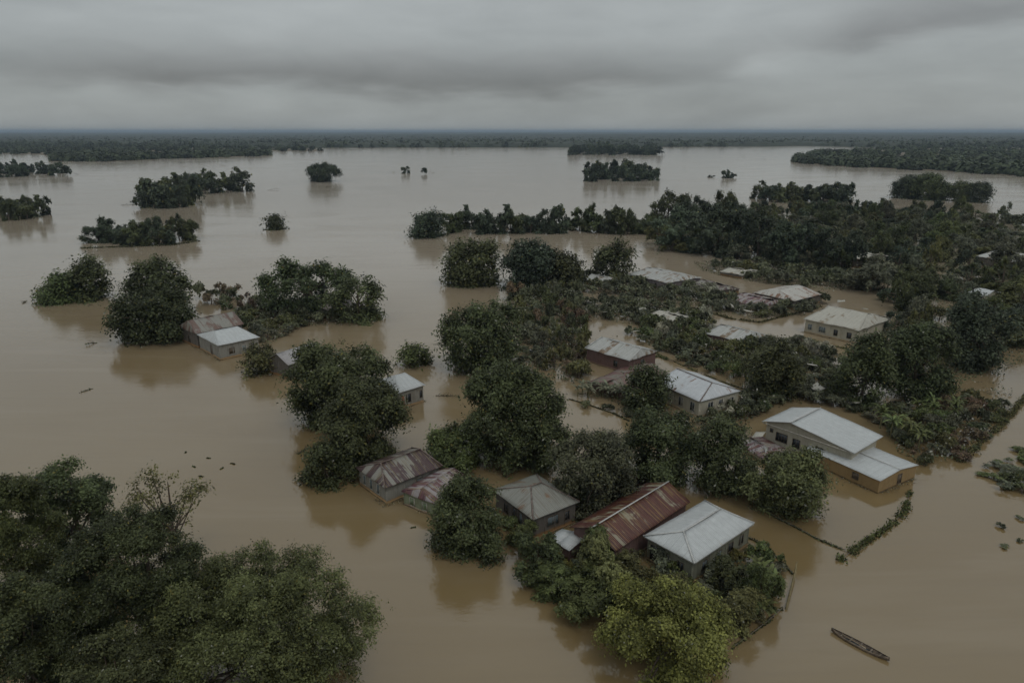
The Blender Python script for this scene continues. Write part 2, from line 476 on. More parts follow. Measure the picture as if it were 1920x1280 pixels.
def crown_points(g, n_leaves, size, Rr=1.0, H=1.6, n_lobes=60, per=14, clump=0.07, ragged=0.2, flat=0.0, gap=0.0, skirt=0.75, tight=1.0, odd_=0.012, even=0.0):
    """leaf centres and normals for a crown of many separate leafy boughs, standing from z=0 to z=H"""
    nb = max(5, int(n_lobes / (6.5 / tight ** 1.6)))
    a = rdir(nb * 6, g)
    if flat: a[:, 2] = np.abs(a[:, 2]) * (1 - flat)
    got = []                                          # main boughs keep apart from each other
    for k in range(len(a)):
        if all(np.dot(a[k], q) < 1 - 1.9 / nb for q in got) or len(a) - k <= nb - len(got): got.append(a[k])
        if len(got) == nb: break
    a = np.array(got); s0 = min(Rr, H * 0.6)
    rad = (g.uniform(0.52, 0.80, nb) * (1 - even) + 0.74 * even) * (0.82 + 0.36 * vnoise(a[:, 0] * 1.5 + 9, a[:, 1] * 1.5 + a[:, 2] * 1.2 + 5, int(g.integers(90))) * (1 - even) + 0.16 * even)
    B = a * rad[:, None]
    low = a[:, 2] < 0
    cs = np.sqrt(np.maximum(1e-3, 1 - a[:, 2] ** 2))
    B[low, :2] *= (1 + skirt * (np.minimum(1 / cs[low], 1.7) - 1))[:, None]
    B[low, 2] = np.maximum(B[low, 2] * 1.5, -0.80)
    B = B * np.array([Rr, Rr, H * 0.5]); B[:, 2] += H * 0.5
    Br = g.uniform(0.7, 1.25, nb) * (1.75 / math.sqrt(nb)) * s0 * 0.62 * tight
    stray = g.random(nb) < ragged * 0.4 * (1 - even); B[stray, :2] *= 1.12; Br[stray] *= 0.65
    if gap > 0:
        kp = g.random(nb) > gap * 0.4; B, Br = B[kp], Br[kp]
    if even > 0.5:
        k_ = nb // 2; a2 = rdir(k_, g); B2 = a2 * g.uniform(0.3, 0.5, k_)[:, None] * np.array([Rr, Rr, H * 0.5]); B2[:, 2] += H * 0.52
        B = np.vstack([B, B2]); Br = np.append(Br * 1.1, np.full(k_, Br.mean() * 1.2))
    Lc, Lr = [], []
    for c_, r_ in zip(B, Br):
        ns = max(3, int(n_lobes / nb))
        o_ = c_ - np.array([0, 0, H * 0.4]); o_ = o_ / (np.linalg.norm(o_) + 1e-6)
        dd = rdir(ns, g) + o_ * 0.5; dd /= np.linalg.norm(dd, axis=1)[:, None]
        Lc.append(c_ + dd * (r_ * g.uniform(0.45, 1.05, ns))[:, None] * np.array([1, 1, 0.85])); Lr.append(r_ * g.uniform(0.30, 0.58, ns))
    Lc = np.vstack(Lc); Lr = np.concatenate(Lr)
    if gap > 0:
        keep = g.random(len(Lc)) > gap * 0.3; Lc, Lr = Lc[keep], Lr[keep]
    Lc[:, 2] = np.maximum(Lc[:, 2], 0.04 * H)
    if gap < 0.3:
        Lc = np.vstack([Lc, [[0, 0, H * 0.48]]]); Lr = np.append(Lr, 0.5 * s0)
    nc = max(8, n_leaves // per)
    pr = Lr ** 2; pr[-1] *= 0.5 if gap < 0.3 else 1; pr /= pr.sum()
    li = g.choice(len(Lr), nc * 2, p=pr)
    d = rdir(nc * 2, g)
    cen = np.array([0, 0, H * 0.35])
    outw = Lc - cen; outw /= np.linalg.norm(outw, axis=1)[:, None] + 1e-6
    ax = outw[li]
    d = d + ax * 0.45 + np.array([0, 0, 0.30]); d /= np.linalg.norm(d, axis=1)[:, None]
    rr_ = g.uniform(0.35, 1.0, nc * 2) ** 0.5
    P = d * (Lr[li] * rr_)[:, None]
    P += ax * (P * ax).sum(1)[:, None] * 0.35           # boughs reach outward
    P[:, 2] *= 0.72                                      # and lie in flattish layers
    tw = g.random(nc * 2) < 0.05 + ragged * 0.1
    P[tw] *= 1 + g.uniform(0.1, 0.9, tw.sum())[:, None]
    Pc = Lc[li] + P
    keep = Pc[:, 2] > -0.02 * H
    Pc, d, li = Pc[keep][:nc], d[keep][:nc], li[keep][:nc]
    lobe_t = g.random(len(Lr))
    off = g.normal(size=(len(Pc), per, 3)) * clump * 0.62
    spray = d + g.normal(size=d.shape) * 0.35; spray[:, 2] -= 0.1; spray /= np.linalg.norm(spray, axis=1)[:, None]
    tt = g.uniform(-0.5, 1.0, (len(Pc), per, 1)); tt = tt * g.uniform(0.7, 1.6, (len(Pc), 1, 1))
    bend = spray[:, None, :] * tt * clump * 2.2; bend[..., 2] -= np.maximum(tt[..., 0], 0) ** 2 * clump * 0.8
    C = (Pc[:, None, :] + off + bend).reshape(-1, 3)
    N = (d[:, None, :] * 0.7 + off / clump * 0.2 + np.array([0, 0, 0.6]) + g.normal(size=off.shape) * 0.30).reshape(-1, 3)
    N /= np.linalg.norm(N, axis=1)[:, None]
    C[:, 2] = np.maximum(C[:, 2], 0.0)
    tint = np.clip(np.repeat(lobe_t[li] * 0.36 + g.random(len(Pc)) * 0.42, per) + g.random(len(C)) * 0.18, 0, 0.95)
    odd = g.random(len(C)) < odd_
    tint[odd] = np.where(g.random(odd.sum()) < 0.45, 1.0, 0.972)
    return C, N, tint, Lc
def crown_mesh(name, seed, n_leaves, size, **kw):
    g = np.random.default_rng(seed)
    C, N, tint, Lc = crown_points(g, n_leaves, size, **kw)
    V, F = leaves_geo(C, N, size, g)
    return fast_mesh(name, V, F, M_leaf, tint=tint), Lc
def trunk_mesh(name, seed, Lc, H, r0, depth=1.2, n_limb=7):
    g = random.Random(seed)
    m = MB()
    top = Vector((g.uniform(-.05, .05) * H, g.uniform(-.05, .05) * H, H * 0.45))
    p0 = Vector((0, 0, -depth)); pm = Vector((top.x * 0.3, top.y * 0.3, H * 0.18))
    m.tube([p0, (0, 0, 0), pm, top, (top.x * 1.3, top.y * 1.3, H * 0.75)], [r0 * 1.35, r0 * 1.15, r0, r0 * 0.75, r0 * 0.25])
    ids = list(range(len(Lc))); g.shuffle(ids)
    for i in ids[:n_limb]:
        e = Vector(Lc[i]); s = pm.lerp(top, g.uniform(0.1, 1.0))
        mid = s.lerp(e, 0.5) + Vector((g.uniform(-1, 1), g.uniform(-1, 1), g.uniform(0, 1.4))) * H * 0.03
        m.tube([s, mid, e], [r0 * 0.45, r0 * 0.3, r0 * 0.12], 5)
    me = fast_mesh(name, np.concatenate(m.v), np.concatenate(m.f), M_bark, smooth=True)
    return me

PROTO = {}
def proto(kind, n, **k):
    lst = []
    H = k.get('H', 1.6)
    for i in range(n):
        cm, Lc = crown_mesh("crown", 1000 + hash_(kind) + i * 7, **k)
        tm = trunk_mesh("trunk", i + 5, Lc, H, k.get('tr', 0.06) if False else 0.055, 0.25, 6)
        lst.append((cm, tm, H))
    PROTO[kind] = lst
def hash_(s): return sum(ord(ch) * (i + 3) for i, ch in enumerate(s)) % 977
proto('mid', 8, n_leaves=11000, size=0.105, Rr=1.0, H=1.7, n_lobes=62, per=12, clump=0.065)
proto('open', 5, n_leaves=6500, size=0.105, Rr=1.0, H=1.5, n_lobes=50, per=12, clump=0.055, ragged=0.6, gap=0.5, skirt=0.2, odd_=0.04)
proto('bush', 6, n_leaves=3400, size=0.17, Rr=1.0, H=1.1, n_lobes=36, per=9, clump=0.09, ragged=0.4, flat=0.3, odd_=0.05)
proto('thin', 4, n_leaves=1500, size=0.16, Rr=1.0, H=1.2, n_lobes=30, per=7, clump=0.08, ragged=0.8, gap=0.5, odd_=0.07)
proto('far', 6, n_leaves=1400, size=0.25, Rr=1.0, H=1.5, n_lobes=36, per=6, clump=0.08, ragged=0.4)
proto('small', 3, n_leaves=900, size=0.30, Rr=1.0, H=1.1, n_lobes=12, per=6, clump=0.10, ragged=0.5, flat=0.3)

def fit(x0, x1, yt, yb, lift=0.0):
    """size and place of a crown whose picture box is given: returns centre, radius, height"""
    cx = (x0 + x1) / 2
    g0 = G(cx, yb); Rr = (x1 - x0) / 2 * np.hypot(g0[1], 40) / FOC; H = Rr * 1.2; d = g0[1] + Rr * .6
    th = np.linspace(0, 2 * np.pi, 24, endpoint=False); ph = np.linspace(-1.35, 1.57, 14)
    TH, PH = np.meshgrid(th, ph)
    E = np.stack([np.cos(TH) * np.cos(PH), np.sin(TH) * np.cos(PH), np.sin(PH) * 0.5 + 0.5], -1).reshape(-1, 3)
    X = g0[0]
    for _ in range(60):
        Q = proj(E * np.array([Rr, Rr, H]) + np.array([X, d, lift]))
        wx0, wx1, wy0, wy1 = Q[:, 0].min(), Q[:, 0].max(), Q[:, 1].min(), Q[:, 1].max()
        Rr *= ((x1 - x0) / (wx1 - wx0)) ** 0.6
        X += ((x0 + x1) / 2 - (wx0 + wx1) / 2) * d / FOC * 0.8
        H = max(0.25 * Rr, H + ((yb - yt) - (wy1 - wy0)) * d / FOC * 0.5)
        dyy = (wy1 - yb)
        dd = G(cx, 640 + (Q[:, 1].max() - 640))[1] if False else 0
        gy = (d * d + CAM_H ** 2) / CAM_H / FOC
        d += np.clip(dyy * gy * 0.6, -d * 0.2, d * 0.2)
    return np.array([X, d, 0]), Rr, H

PAL = {'dark': (0.060, 0.070, 0.028), 'green': (0.080, 0.096, 0.032), 'olive': (0.098, 0.097, 0.036), 'yellow': (0.130, 0.122, 0.030),
       'grey': (0.100, 0.104, 0.066), 'blue': (0.050, 0.064, 0.038), 'pale': (0.24, 0.23, 0.17), 'brown': (0.13, 0.09, 0.055)}
def jit(c, s=0.12):
    f = 1 + rng.uniform(-s, s); return (c[0] * f * (1 + rng.uniform(-s, s) * .5), c[1] * f, c[2] * f, 1)
LM = [((747, 880), 'the striped roof'), ((1005, 930), 'the grey hipped roof'), ((1180, 965), 'the deep red roof'), ((1310, 990), 'the white hipped roof'), ((1570, 840), 'the largest house'),
      ((1310, 720), 'the cream boarded house'), ((1165, 650), 'the brick red house'), ((1380, 622), 'the patchy grey roof'), ((1240, 515), 'the farthest worn roof'), ((1475, 545), 'the brown patched roof'),
      ((1590, 590), 'the dirty cream roof'), ((1890, 480), 'the edge roof'), ((1845, 548), 'the broken white roof'), ((1630, 483), 'the ruined wood house'), ((1490, 1110), 'the bamboo pole'),
      ((1280, 440), 'the open channel'), ((905, 640), 'the leaning tree'), ((1150, 745), 'the banana row'), ((1760, 800), 'the tangled strip'), ((1420, 740), 'the canal bend'), ((580, 540), 'the spreading tree'), ((400, 600), 'the rusty brown roof'),
      ((1265, 1180), 'the yellow green tree'), ((1840, 640), 'the muddy clearing'), ((1340, 560), 'the collapsed roof'), ((1480, 930), 'the olive green tree'), ((1540, 440), 'the lake shore')]
CW = {'dark': 'dark green', 'green': 'fresh green', 'olive': 'olive green', 'yellow': 'yellowish', 'grey': 'greyish', 'blue': 'bluish green', 'pale': 'pale', 'brown': 'brownish'}
KW = {'mid': 'dense', 'open': 'open crowned', 'bush': 'bushy', 'thin': 'straggly', 'far': 'compact'}
def describe(loc, Rr, H, kind, pal, noun, size_ref):
    q = proj([loc[0], loc[1], 0])
    (lx, ly), nm = min(LM, key=lambda m_: (m_[0][0] - q[0]) ** 2 + ((m_[0][1] - q[1]) * 1.6) ** 2)
    ex, ey = q[0] - lx, (q[1] - ly) * 1.6
    far_ = 'just ' if ex * ex + ey * ey < 45 ** 2 else ''
    rel = ('left of' if ex < 0 else 'right of') if abs(ex) > abs(ey) else ('behind' if ey < 0 else 'in front of')
    sz = 'tall' if H > size_ref * 1.12 else 'low' if H < size_ref * 0.88 else 'medium'
    return "%s %s %s %s %s%s %s" % (sz, CW.get(pal, 'green'), KW[kind], noun, far_, rel, nm)
PENDING = []
def grow(kind, loc, Rr, H, pal, label, cat='tree', group=None, name='tree', trunk=True, lift=0.0):
    PENDING.append(dict(kind=kind, loc=loc, Rr=Rr, H=H, pal=pal, label=label, cat=cat, group=group, name=name, trunk=trunk, v=int(rng.integers(999)), rz=float(rng.uniform(0, 6.28)), app=(Rr * (Rr + H)) ** .5 / math.hypot(loc[1], 40)))
def in_view(p):
    q = proj([p['loc'][0], p['loc'][1], p['H'] / 2]); w_ = p['Rr'] / p['loc'][1] * FOC
    return -w_ < q[0] < 1920 + w_ and q[1] < 1280 + w_
def grow_now(p):
    lst = PROTO[p['kind']]; cm, tm, Hp = lst[p['v'] % len(lst)]
    root = empty(p['name'], (p['loc'][0], p['loc'][1], 0), p['rz'])
    tag(root, p['label'], p['cat'], p['group'])
    cr = put(bpy.data.objects.new('crown' if p['name'] == 'tree' else 'foliage', cm), root)
    cr.scale = (p['Rr'], p['Rr'], p['H'] / Hp)
    cr.color = jit(PAL[p['pal']])
    if p['trunk']:
        tr = put(bpy.data.objects.new('trunk' if p['name'] == 'tree' else 'stem', tm), root)
        tr.scale = (p['Rr'], p['Rr'], p['H'] / Hp)
def mesh_arrays(me):
    V = np.empty(len(me.vertices) * 3, np.float32); me.vertices.foreach_get('co', V)
    T = np.empty(len(me.polygons), np.float32); me.attributes['tint'].data.foreach_get('value', T)
    return V.reshape(-1, 3), T
def flush(name, keep, mass_name, mass_label, cat, color, kinds):
    L = sorted([p for p in PENDING if p['name'] == name and in_view(p)], key=lambda p: -p['app'])
    byl = {}
    for p in L[:keep]: byl.setdefault(p['label'], []).append(p)
    for lb, ps in byl.items():
        if 1 < len(ps) <= 4:
            ps.sort(key=lambda p: proj([p['loc'][0], p['loc'][1], 0])[0])
            pre = {2: ['left', 'right'], 3: ['left', 'middle', 'right'], 4: ['leftmost', 'inner left', 'inner right', 'rightmost']}[len(ps)]
            for p, w_ in zip(ps, pre): p['label'] = w_ + ' ' + lb
    for p in L[:keep]: grow_now(p)
    rest = L[keep:]
    print('FLUSH', name, len(L), 'as one mass:', len(rest))
    if not rest: return
    arr = {}
    Vs, Ts = [], []
    for p in rest:
        k = kinds if p['kind'] in ('bush', 'thin', 'mid', 'open') and name == 'shrub' else 'far'
        i = p['v'] % len(PROTO[k]); Hp = PROTO[k][i][2]
        if (k, i) not in arr: arr[(k, i)] = mesh_arrays(PROTO[k][i][0])
        V, T = arr[(k, i)]; c_, s_ = math.cos(p['rz']), math.sin(p['rz'])
        W = np.stack([(V[:, 0] * c_ - V[:, 1] * s_) * p['Rr'] + p['loc'][0], (V[:, 0] * s_ + V[:, 1] * c_) * p['Rr'] + p['loc'][1], V[:, 2] * p['H'] / Hp], 1)
        Vs.append(W); Ts.append(np.clip(T + rng.uniform(-.25, .25), 0, .97))
    V = np.concatenate(Vs); 
    o = put(bpy.data.objects.new(mass_name, fast_mesh(mass_name, V, np.arange(len(V)).reshape(-1, 4), M_leaf, tint=np.concatenate(Ts))))
    o.color = (*color, 1); tag(o, mass_label, cat, kind='stuff')
def hero(x0, x1, yt, yb, seed, n, size, pal, label, lobes=34, per=14, clump=0.34, lift=0.0, ragged=0.14, gap=0.0, group=None, limbs=10, dens=1.0, tight=1.2, leaf=None, cap=120000, even=0.15):
    """a large tree with a crown of its own"""
    c, Rr, H = fit(x0, x1, yt, yb, lift)
    dist = math.hypot(c[1], 40 - H * .6); size = leaf or min(max(0.21, dist * 0.0042), 0.9)
    n = int(min(cap, dens * 2.5 * (1 - gap * .6) * 2 * math.pi * Rr * (Rr + H) / (0.275 * size * size))); clump = size * 1.25
    lobes = int(min(190, max(48, 15 * (Rr * (Rr + H)) ** 0.5)))
    root = empty('tree', (c[0], c[1], 0)); tag(root, label, 'tree', group)
    cm, Lc = crown_mesh('crown', seed, n, size, Rr=Rr, H=H, n_lobes=lobes, per=per, clump=clump, ragged=ragged, gap=gap, tight=tight, skirt=0.0 if even < .5 else .3, even=even, odd_=0.02)
    cr = put(bpy.data.objects.new('crown', cm), root); cr.color = jit(PAL[pal] if isinstance(pal, str) else pal, .14); cr.location = (0, 0, lift)
    tm = trunk_mesh('trunk', seed, Lc, H + lift, max(0.16, Rr * 0.055), 1.5, limbs)
    put(bpy.data.objects.new('trunk', tm), root)
    return root

# ------------------------------------------------------------------ buildings
FOOT = []            # footprints kept clear of plants (world polygons)
def grid_patch(m, p00, p10, p11, p01, seed, warp, th=0.05, step=0.7, uvo=(0, 0)):
    p = [np.array(q, float) for q in (p00, p10, p11, p01)]
    L = max(np.linalg.norm(p[1] - p[0]), np.linalg.norm(p[2] - p[3])); S = max(np.linalg.norm(p[3] - p[0]), np.linalg.norm(p[2] - p[1]))
    nu, nv = max(2, int(L / step)), max(2, int(S / step))
    U, W = np.meshgrid(np.linspace(0, 1, nu + 1), np.linspace(0, 1, nv + 1), indexing='ij')
    A = p[0][None, None] * ((1-U) * (1-W))[..., None] + p[1] * (U * (1-W))[..., None] + p[2] * (U * W)[..., None] + p[3] * ((1-U) * W)[..., None]
    if warp:
        n = vnoise(A[..., 0] * 0.55 + seed, A[..., 1] * 0.55, seed) - 0.5 + 0.6 * (vnoise(A[..., 0] * 1.6 + seed, A[..., 1] * 1.6, seed + 3) - 0.5)
        A[..., 2] += warp * n
    # uv: u along eave, v up the slope, in metres
    e = p[1] - p[0]; e = e / (np.linalg.norm(e) + 1e-9)
    rel = A - p[0]
    u = rel @ e; vv = np.sqrt(np.maximum((rel ** 2).sum(-1) - u ** 2, 0))
    top = A.reshape(-1, 3); bot = top - np.array([0, 0, th])
    k = (nu + 1) * (nv + 1)
    id_ = np.arange(k).reshape(nu + 1, nv + 1)
    Ft = np.stack([id_[:-1, :-1], id_[1:, :-1], id_[1:, 1:], id_[:-1, 1:]], -1).reshape(-1, 4)
    Fb = Ft[:, ::-1] + k
    ed = []
    for a, b_ in ((id_[:-1, 0], id_[1:, 0]), (id_[1:, -1], id_[:-1, -1]), (id_[-1, :-1], id_[-1, 1:]), (id_[0, 1:], id_[0, :-1])):
        ed.append(np.stack([b_, a, a + k, b_ + k], -1))
    Fa = np.vstack([Ft, Fb] + ed)
    uvv = np.stack([u.ravel() + uvo[0], vv.ravel() + uvo[1]], 1); uvv = np.vstack([uvv, uvv])
    m.add(np.vstack([top, bot]), Fa, uvv[Fa].reshape(-1, 2))

def rect_from(L, N, Rc, ze):
    l, n, r = G(*L, ze)[:2], G(*N, ze)[:2], G(*Rc, ze)[:2]
    a1 = math.atan2(*(r - n)[::-1]); a2 = math.atan2(*(l - n)[::-1]) - math.pi / 2
    dlt = (a2 - a1 + math.pi) % (2 * math.pi) - math.pi
    lr, ll = np.linalg.norm(r - n), np.linalg.norm(l - n)
    wgt = ll / (lr + ll)
    th = a1 + dlt * wgt
    x = np.array([math.cos(th), math.sin(th)]); y = np.array([-x[1], x[0]])
    a = (r - n) @ x; b_ = (l - n) @ y
    cc = (n + x * a / 2 + y * b_ / 2 + (l + r) / 2) / 2
    return cc, th, a / 2, b_ / 2, math.degrees(dlt)

def opening(root, wall, s, z0, z1, wd, frame, pane, kind='window', mull=1, depth=0.05):
    """wall = (p, q, outward) in root space; s = metres from p to the middle"""
    p, q, nrm = wall
    d = q - p; L = np.linalg.norm(d); d = d / L
    c = p + d * s; rz = math.atan2(d[1], d[0])
    f = MB(); fw = 0.07
    off = nrm * (depth / 2 + 0.003)
    def bx(m, s0, zc, w_, h_, o_, dp): m.box((c[0] + d[0] * s0 + nrm[0] * o_, c[1] + d[1] * s0 + nrm[1] * o_, zc), (w_, dp, h_), rz)
    oo = depth / 2 + 0.004
    bx(f, -wd/2 - fw/2, (z0+z1)/2, fw, z1 - z0 + 2*fw, oo, depth); bx(f, wd/2 + fw/2, (z0+z1)/2, fw, z1 - z0 + 2*fw, oo, depth)
    bx(f, 0, z1 + fw/2, wd, fw, oo, depth); bx(f, 0, z0 - fw/2, wd, fw, oo, depth)
    for i in range(mull):
        bx(f, -wd/2 + wd * (i+1)/(mull+1), (z0+z1)/2, 0.045, z1 - z0, oo, depth * 0.8)
    fo = f.build(kind, frame, root)
    g = MB(); bx(g, 0, (z0+z1)/2, wd + 0.01, z1 - z0 + 0.01, 0.012, 0.02)
    g.build('pane' if kind == 'window' else 'panel', pane, fo)

def house(name, label, L, N, Rc, ze, axis, hr, i0=0.0, i1=0.0, roff=0.0, oh=0.35, wall=None, roof=None, capm=None, warp=0.04,
          wins=(), battens=1.2, bm=None, base=-1.6, cat='house', seed=1, group=None, clear=True, fascia=None, tilt=0.0):
    cc, th, a, b_, err = rect_from(L, N, Rc, ze)
    if axis == 'NR':
        rz = th; hx, hy = a, b_
        cor = {'N': (-hx, -hy), 'R': (hx, -hy), 'L': (-hx, hy), 'B': (hx, hy)}
    else:
        rz = th + math.pi / 2; hx, hy = b_, a
        cor = {'N': (-hx, hy), 'L': (hx, hy), 'R': (-hx, -hy), 'B': (hx, -hy)}
    roff = roff * hy
    root = empty(name, (cc[0], cc[1], 0), rz); tag(root, label, cat, group)
    root.rotation_euler[1] = tilt
    if False: print('HOUSE %-14s %5.1f x %4.1f err %5.1f  d=%4.0f' % (label[:14], hx*2, hy*2, err, cc[1]))
    if clear:
        ca, sa = math.cos(rz), math.sin(rz)
        FOOT.append([(cc[0] + x*ca - y*sa, cc[1] + x*sa + y*ca) for x, y in ((-hx,-hy),(hx,-hy),(hx,hy),(-hx,hy))])
    # roof
    m = MB(); zr = ze + hr
    r0 = (-hx + i0, roff, zr); r1 = (hx - i1, roff, zr)
    e = ze
    grid_patch(m, (-hx, -hy, e), (hx, -hy, e), r1, r0, seed, warp)
    grid_patch(m, (hx, hy, e), (-hx, hy, e), r0, r1, seed + 1, warp, uvo=(31, 0))
    if i0 > 0: grid_patch(m, (-hx, hy, e), (-hx, -hy, e), r0, r0, seed + 2, warp, uvo=(57, 0))
    if i1 > 0: grid_patch(m, (hx, -hy, e), (hx, hy, e), r1, r1, seed + 3, warp, uvo=(83, 0))
    ro = m.build('roof', roof, root)
    if capm:
        cpm = MB()
        cpm.bar((r0[0] - (0.05 if i0 == 0 else 0), r0[1], zr + 0.03), (r1[0] + (0.05 if i1 == 0 else 0), r1[1], zr + 0.03), 0.14, 0.05)
        for rp, sx, ii in ((r0, -1, i0), (r1, 1, i1)):
            if ii > 0:
                for sy in (-1, 1):
                    cpm.bar((sx * hx, sy * hy, e + 0.035), (rp[0], rp[1], zr + 0.025), 0.15, 0.04)
        cpm.build('ridge_cap', capm, ro)
    # walls: closed body
    wx, wy = hx - oh, hy - oh
    def rz_at(y):
        if y >= roff: return e + hr * (hy - y) / max(hy - roff, .01)
        return e + hr * (y + hy) / max(roff + hy, .01)
    ez = e - 0.02 + (hr * oh / hy) * 0.5
    wm = MB()
    for sx in (-1, 1):
        gab = (i0 if sx < 0 else i1) == 0
        pk = zr - 0.10 if gab else ez
        x = sx * wx
        V = [(x, -wy, base), (x, roff, base), (x, wy, base), (x, wy, ez), (x, roff, pk), (x, -wy, ez)]
        Fq = [(0, 1, 4, 5), (1, 2, 3, 4)] if sx < 0 else [(5, 4, 1, 0), (4, 3, 2, 1)]
        wm.add(V, Fq)
    wm.add([(-wx, -wy, base), (wx, -wy, base), (wx, -wy, ez), (-wx, -wy, ez)], [(0, 1, 2, 3)])
    wm.add([(wx, wy, base), (-wx, wy, base), (-wx, wy, ez), (wx, wy, ez)], [(0, 1, 2, 3)])
    def side(p, q):
        P = np.array([np.sign(cor[p][0]) * wx, np.sign(cor[p][1]) * wy, 0.0]); Q = np.array([np.sign(cor[q][0]) * wx, np.sign(cor[q][1]) * wy, 0.0])
        d = (Q - P) / np.linalg.norm(Q - P); n = np.array([d[1], -d[0], 0]);
        if n @ ((P + Q) / 2) < 0: n = -n
        return P, Q, n
    if battens:
        for p, q in (('N', 'R'), ('N', 'L')):
            P, Q, n = side(p, q); Ls = np.linalg.norm(Q - P); d = (Q - P) / Ls
            k = max(1, int(Ls / battens))
            for i in range(k + 1):
                c = P + d * (0.05 + (Ls - 0.1) * i / k) + n * 0.017
                wm.box((c[0], c[1], (base + ez) / 2 - 0.03), (0.09, 0.035, ez - base - 0.06), math.atan2(d[1], d[0]))
            c = (P + Q) / 2 + n * 0.03
            wm.box((c[0], c[1], 0.05), (Ls + 0.06, 0.06, 0.36), math.atan2(d[1], d[0]))
    wm.build('walls', wall, root)
    if fascia:
        fm = MB()
        for p, q in (('N', 'R'), ('N', 'L')):
            A = cor[p]; Bq = cor[q]
            fm.bar((A[0]*.985, A[1]*.985, e - 0.12), (Bq[0]*.985, Bq[1]*.985, e - 0.12), 0.04, 0.14)
        fm.build('fascia', fascia, root)
    for wsp in wins:
        sd_, t_, z0, z1, wd, fr, pa = wsp[:7]
        kd = wsp[7] if len(wsp) > 7 else 'window'
        P, Q, n = side(sd_[0], sd_[1])
        opening(root, (P, Q, n), np.linalg.norm(Q - P) * t_, z0, z1, wd, fr, pa, kd, mull=wsp[8] if len(wsp) > 8 else 1)
    return root

RM_striped = roof_mat("rusty_striped_roof", (0.25, 0.24, 0.21), (0.055, 0.030, 0.032), (0.20, 0.16, 0.07), 0.60, 0.6, seam=0.5)
RM_striped2 = roof_mat("violet_striped_roof", (0.31, 0.28, 0.28), (0.09, 0.035, 0.045), (0.25, 0.19, 0.07), 0.52, 0.7, seam=0.5)
RM_greyrust = roof_mat("grey_brown_roof", (0.25, 0.25, 0.22), (0.14, 0.085, 0.05), (0.15, 0.12, 0.09), 0.30, 0.6, seam=0.6)
RM_red = roof_mat("deep_red_rust_roof", (0.27, 0.25, 0.18), (0.066, 0.019, 0.014), (0.26, 0.17, 0.06), 0.72, 0.62, seam=0.6)
RM_redback = RM_red
RM_white = roof_mat("pale_sheet_roof", (0.50, 0.52, 0.52), (0.33, 0.32, 0.29), (0.38, 0.37, 0.33), 0.14, 0.22, 0.5)
RM_bluewhite = roof_mat("worn_pale_roof", (0.52, 0.54, 0.56), (0.17, 0.085, 0.05), (0.25, 0.14, 0.09), 0.20, 0.18)
RM_patch = roof_mat("patchy_roof", (0.42, 0.42, 0.40), (0.15, 0.10, 0.06), (0.12, 0.13, 0.07), 0.36, 0.5)
RM_dirty = roof_mat("dirty_cream_roof", (0.44, 0.42, 0.36), (0.18, 0.14, 0.09), (0.30, 0.26, 0.19), 0.28, 0.35)
RM_cap = simple("ridge_metal", (0.50, 0.50, 0.48), 0.5, 0.2)
RM_caprust = simple("rusty_ridge_metal", (0.17, 0.13, 0.11), 0.7, 0.4)
W_grey = wall_mat("weathered_grey_boards", (0.27, 0.26, 0.23), (0.33, 0.20, 0.08))
W_cream = wall_mat("dirty_cream_wall", (0.42, 0.39, 0.31), (0.30, 0.21, 0.11), 0.4, 0.35)
W_dark = wall_mat("dark_brown_wall", (0.13, 0.115, 0.10), (0.26, 0.14, 0.05), 0.6)
W_ochre = wall_mat("ochre_wall", (0.30, 0.205, 0.095), (0.22, 0.13, 0.05), 0.25, 0.35)
W_red = wall_mat("brick_red_wall", (0.15, 0.09, 0.08), (0.2, 0.12, 0.07), 0.3)
W_olive = wall_mat("green_grey_wall", (0.20, 0.20, 0.15), (0.24, 0.15, 0.06), 0.4)

fw, fd = M_frame_w, M_frame_d
H_STRIPED = house('house', "small house with maroon and grey striped rusty roof and grey board walls",
      (661, 877), (722, 914), (834, 874), 2.25, 'NR', 1.3, 1.6, 0.9, wall=W_grey, roof=RM_striped, capm=RM_caprust, warp=0.06, seed=3,
      wins=(('NL', .28, .55, 1.75, .55, fw, M_shut, 'window', 0), ('NL', .55, .55, 1.75, .55, fw, M_shut, 'window', 0), ('NL', .80, .55, 1.7, .5, fw, M_shut, 'window', 0),
            ('NR', .62, .9, 1.6, .8, fd, M_shut), ('NR', .85, .7, 1.7, .5, fd, M_glass)))
H_SHED = house('shed', "low shed with violet and yellow streaked roof wedged between striped house and round dark tree",
      (762, 917), (814, 947), (873, 897), 1.7, 'NR', 0.8, 0.5, 0.0, wall=wall_mat("mixed_green_wall", (0.24, 0.27, 0.18), (0.30, 0.19, 0.13), 0.3), roof=RM_striped2, capm=None, warp=0.10, seed=5, oh=0.2,
      wins=(('NL', .3, .35, 1.2, .6, fw, M_green, 'window', 0), ('NL', .72, .3, 1.2, .6, fw, M_green, 'door', 0)), cat='shed')
H_HIP = house('house', "house with grey brown hipped roof right of the round dark tree",
      (931, 916), (999, 977), (1079, 937), 2.6, 'NR', 1.3, 2.5, 2.3, wall=W_dark, roof=RM_greyrust, capm=RM_caprust, warp=0.05, seed=8,
      wins=(('NL', .15, .5, 2.0, .5, fd, M_shut, 'window', 0), ('NL', .32, .5, 2.0, .5, fd, M_shut, 'window', 0), ('NL', .5, .5, 2.0, .5, fd, M_glass, 'door', 0), ('NL', .72, .7, 1.8, .7, fd, M_glass),
            ('NR', .45, .9, 1.9, 1.4, fd, M_shut), ('NR', .8, .8, 1.8, .6, fd, M_glass)))
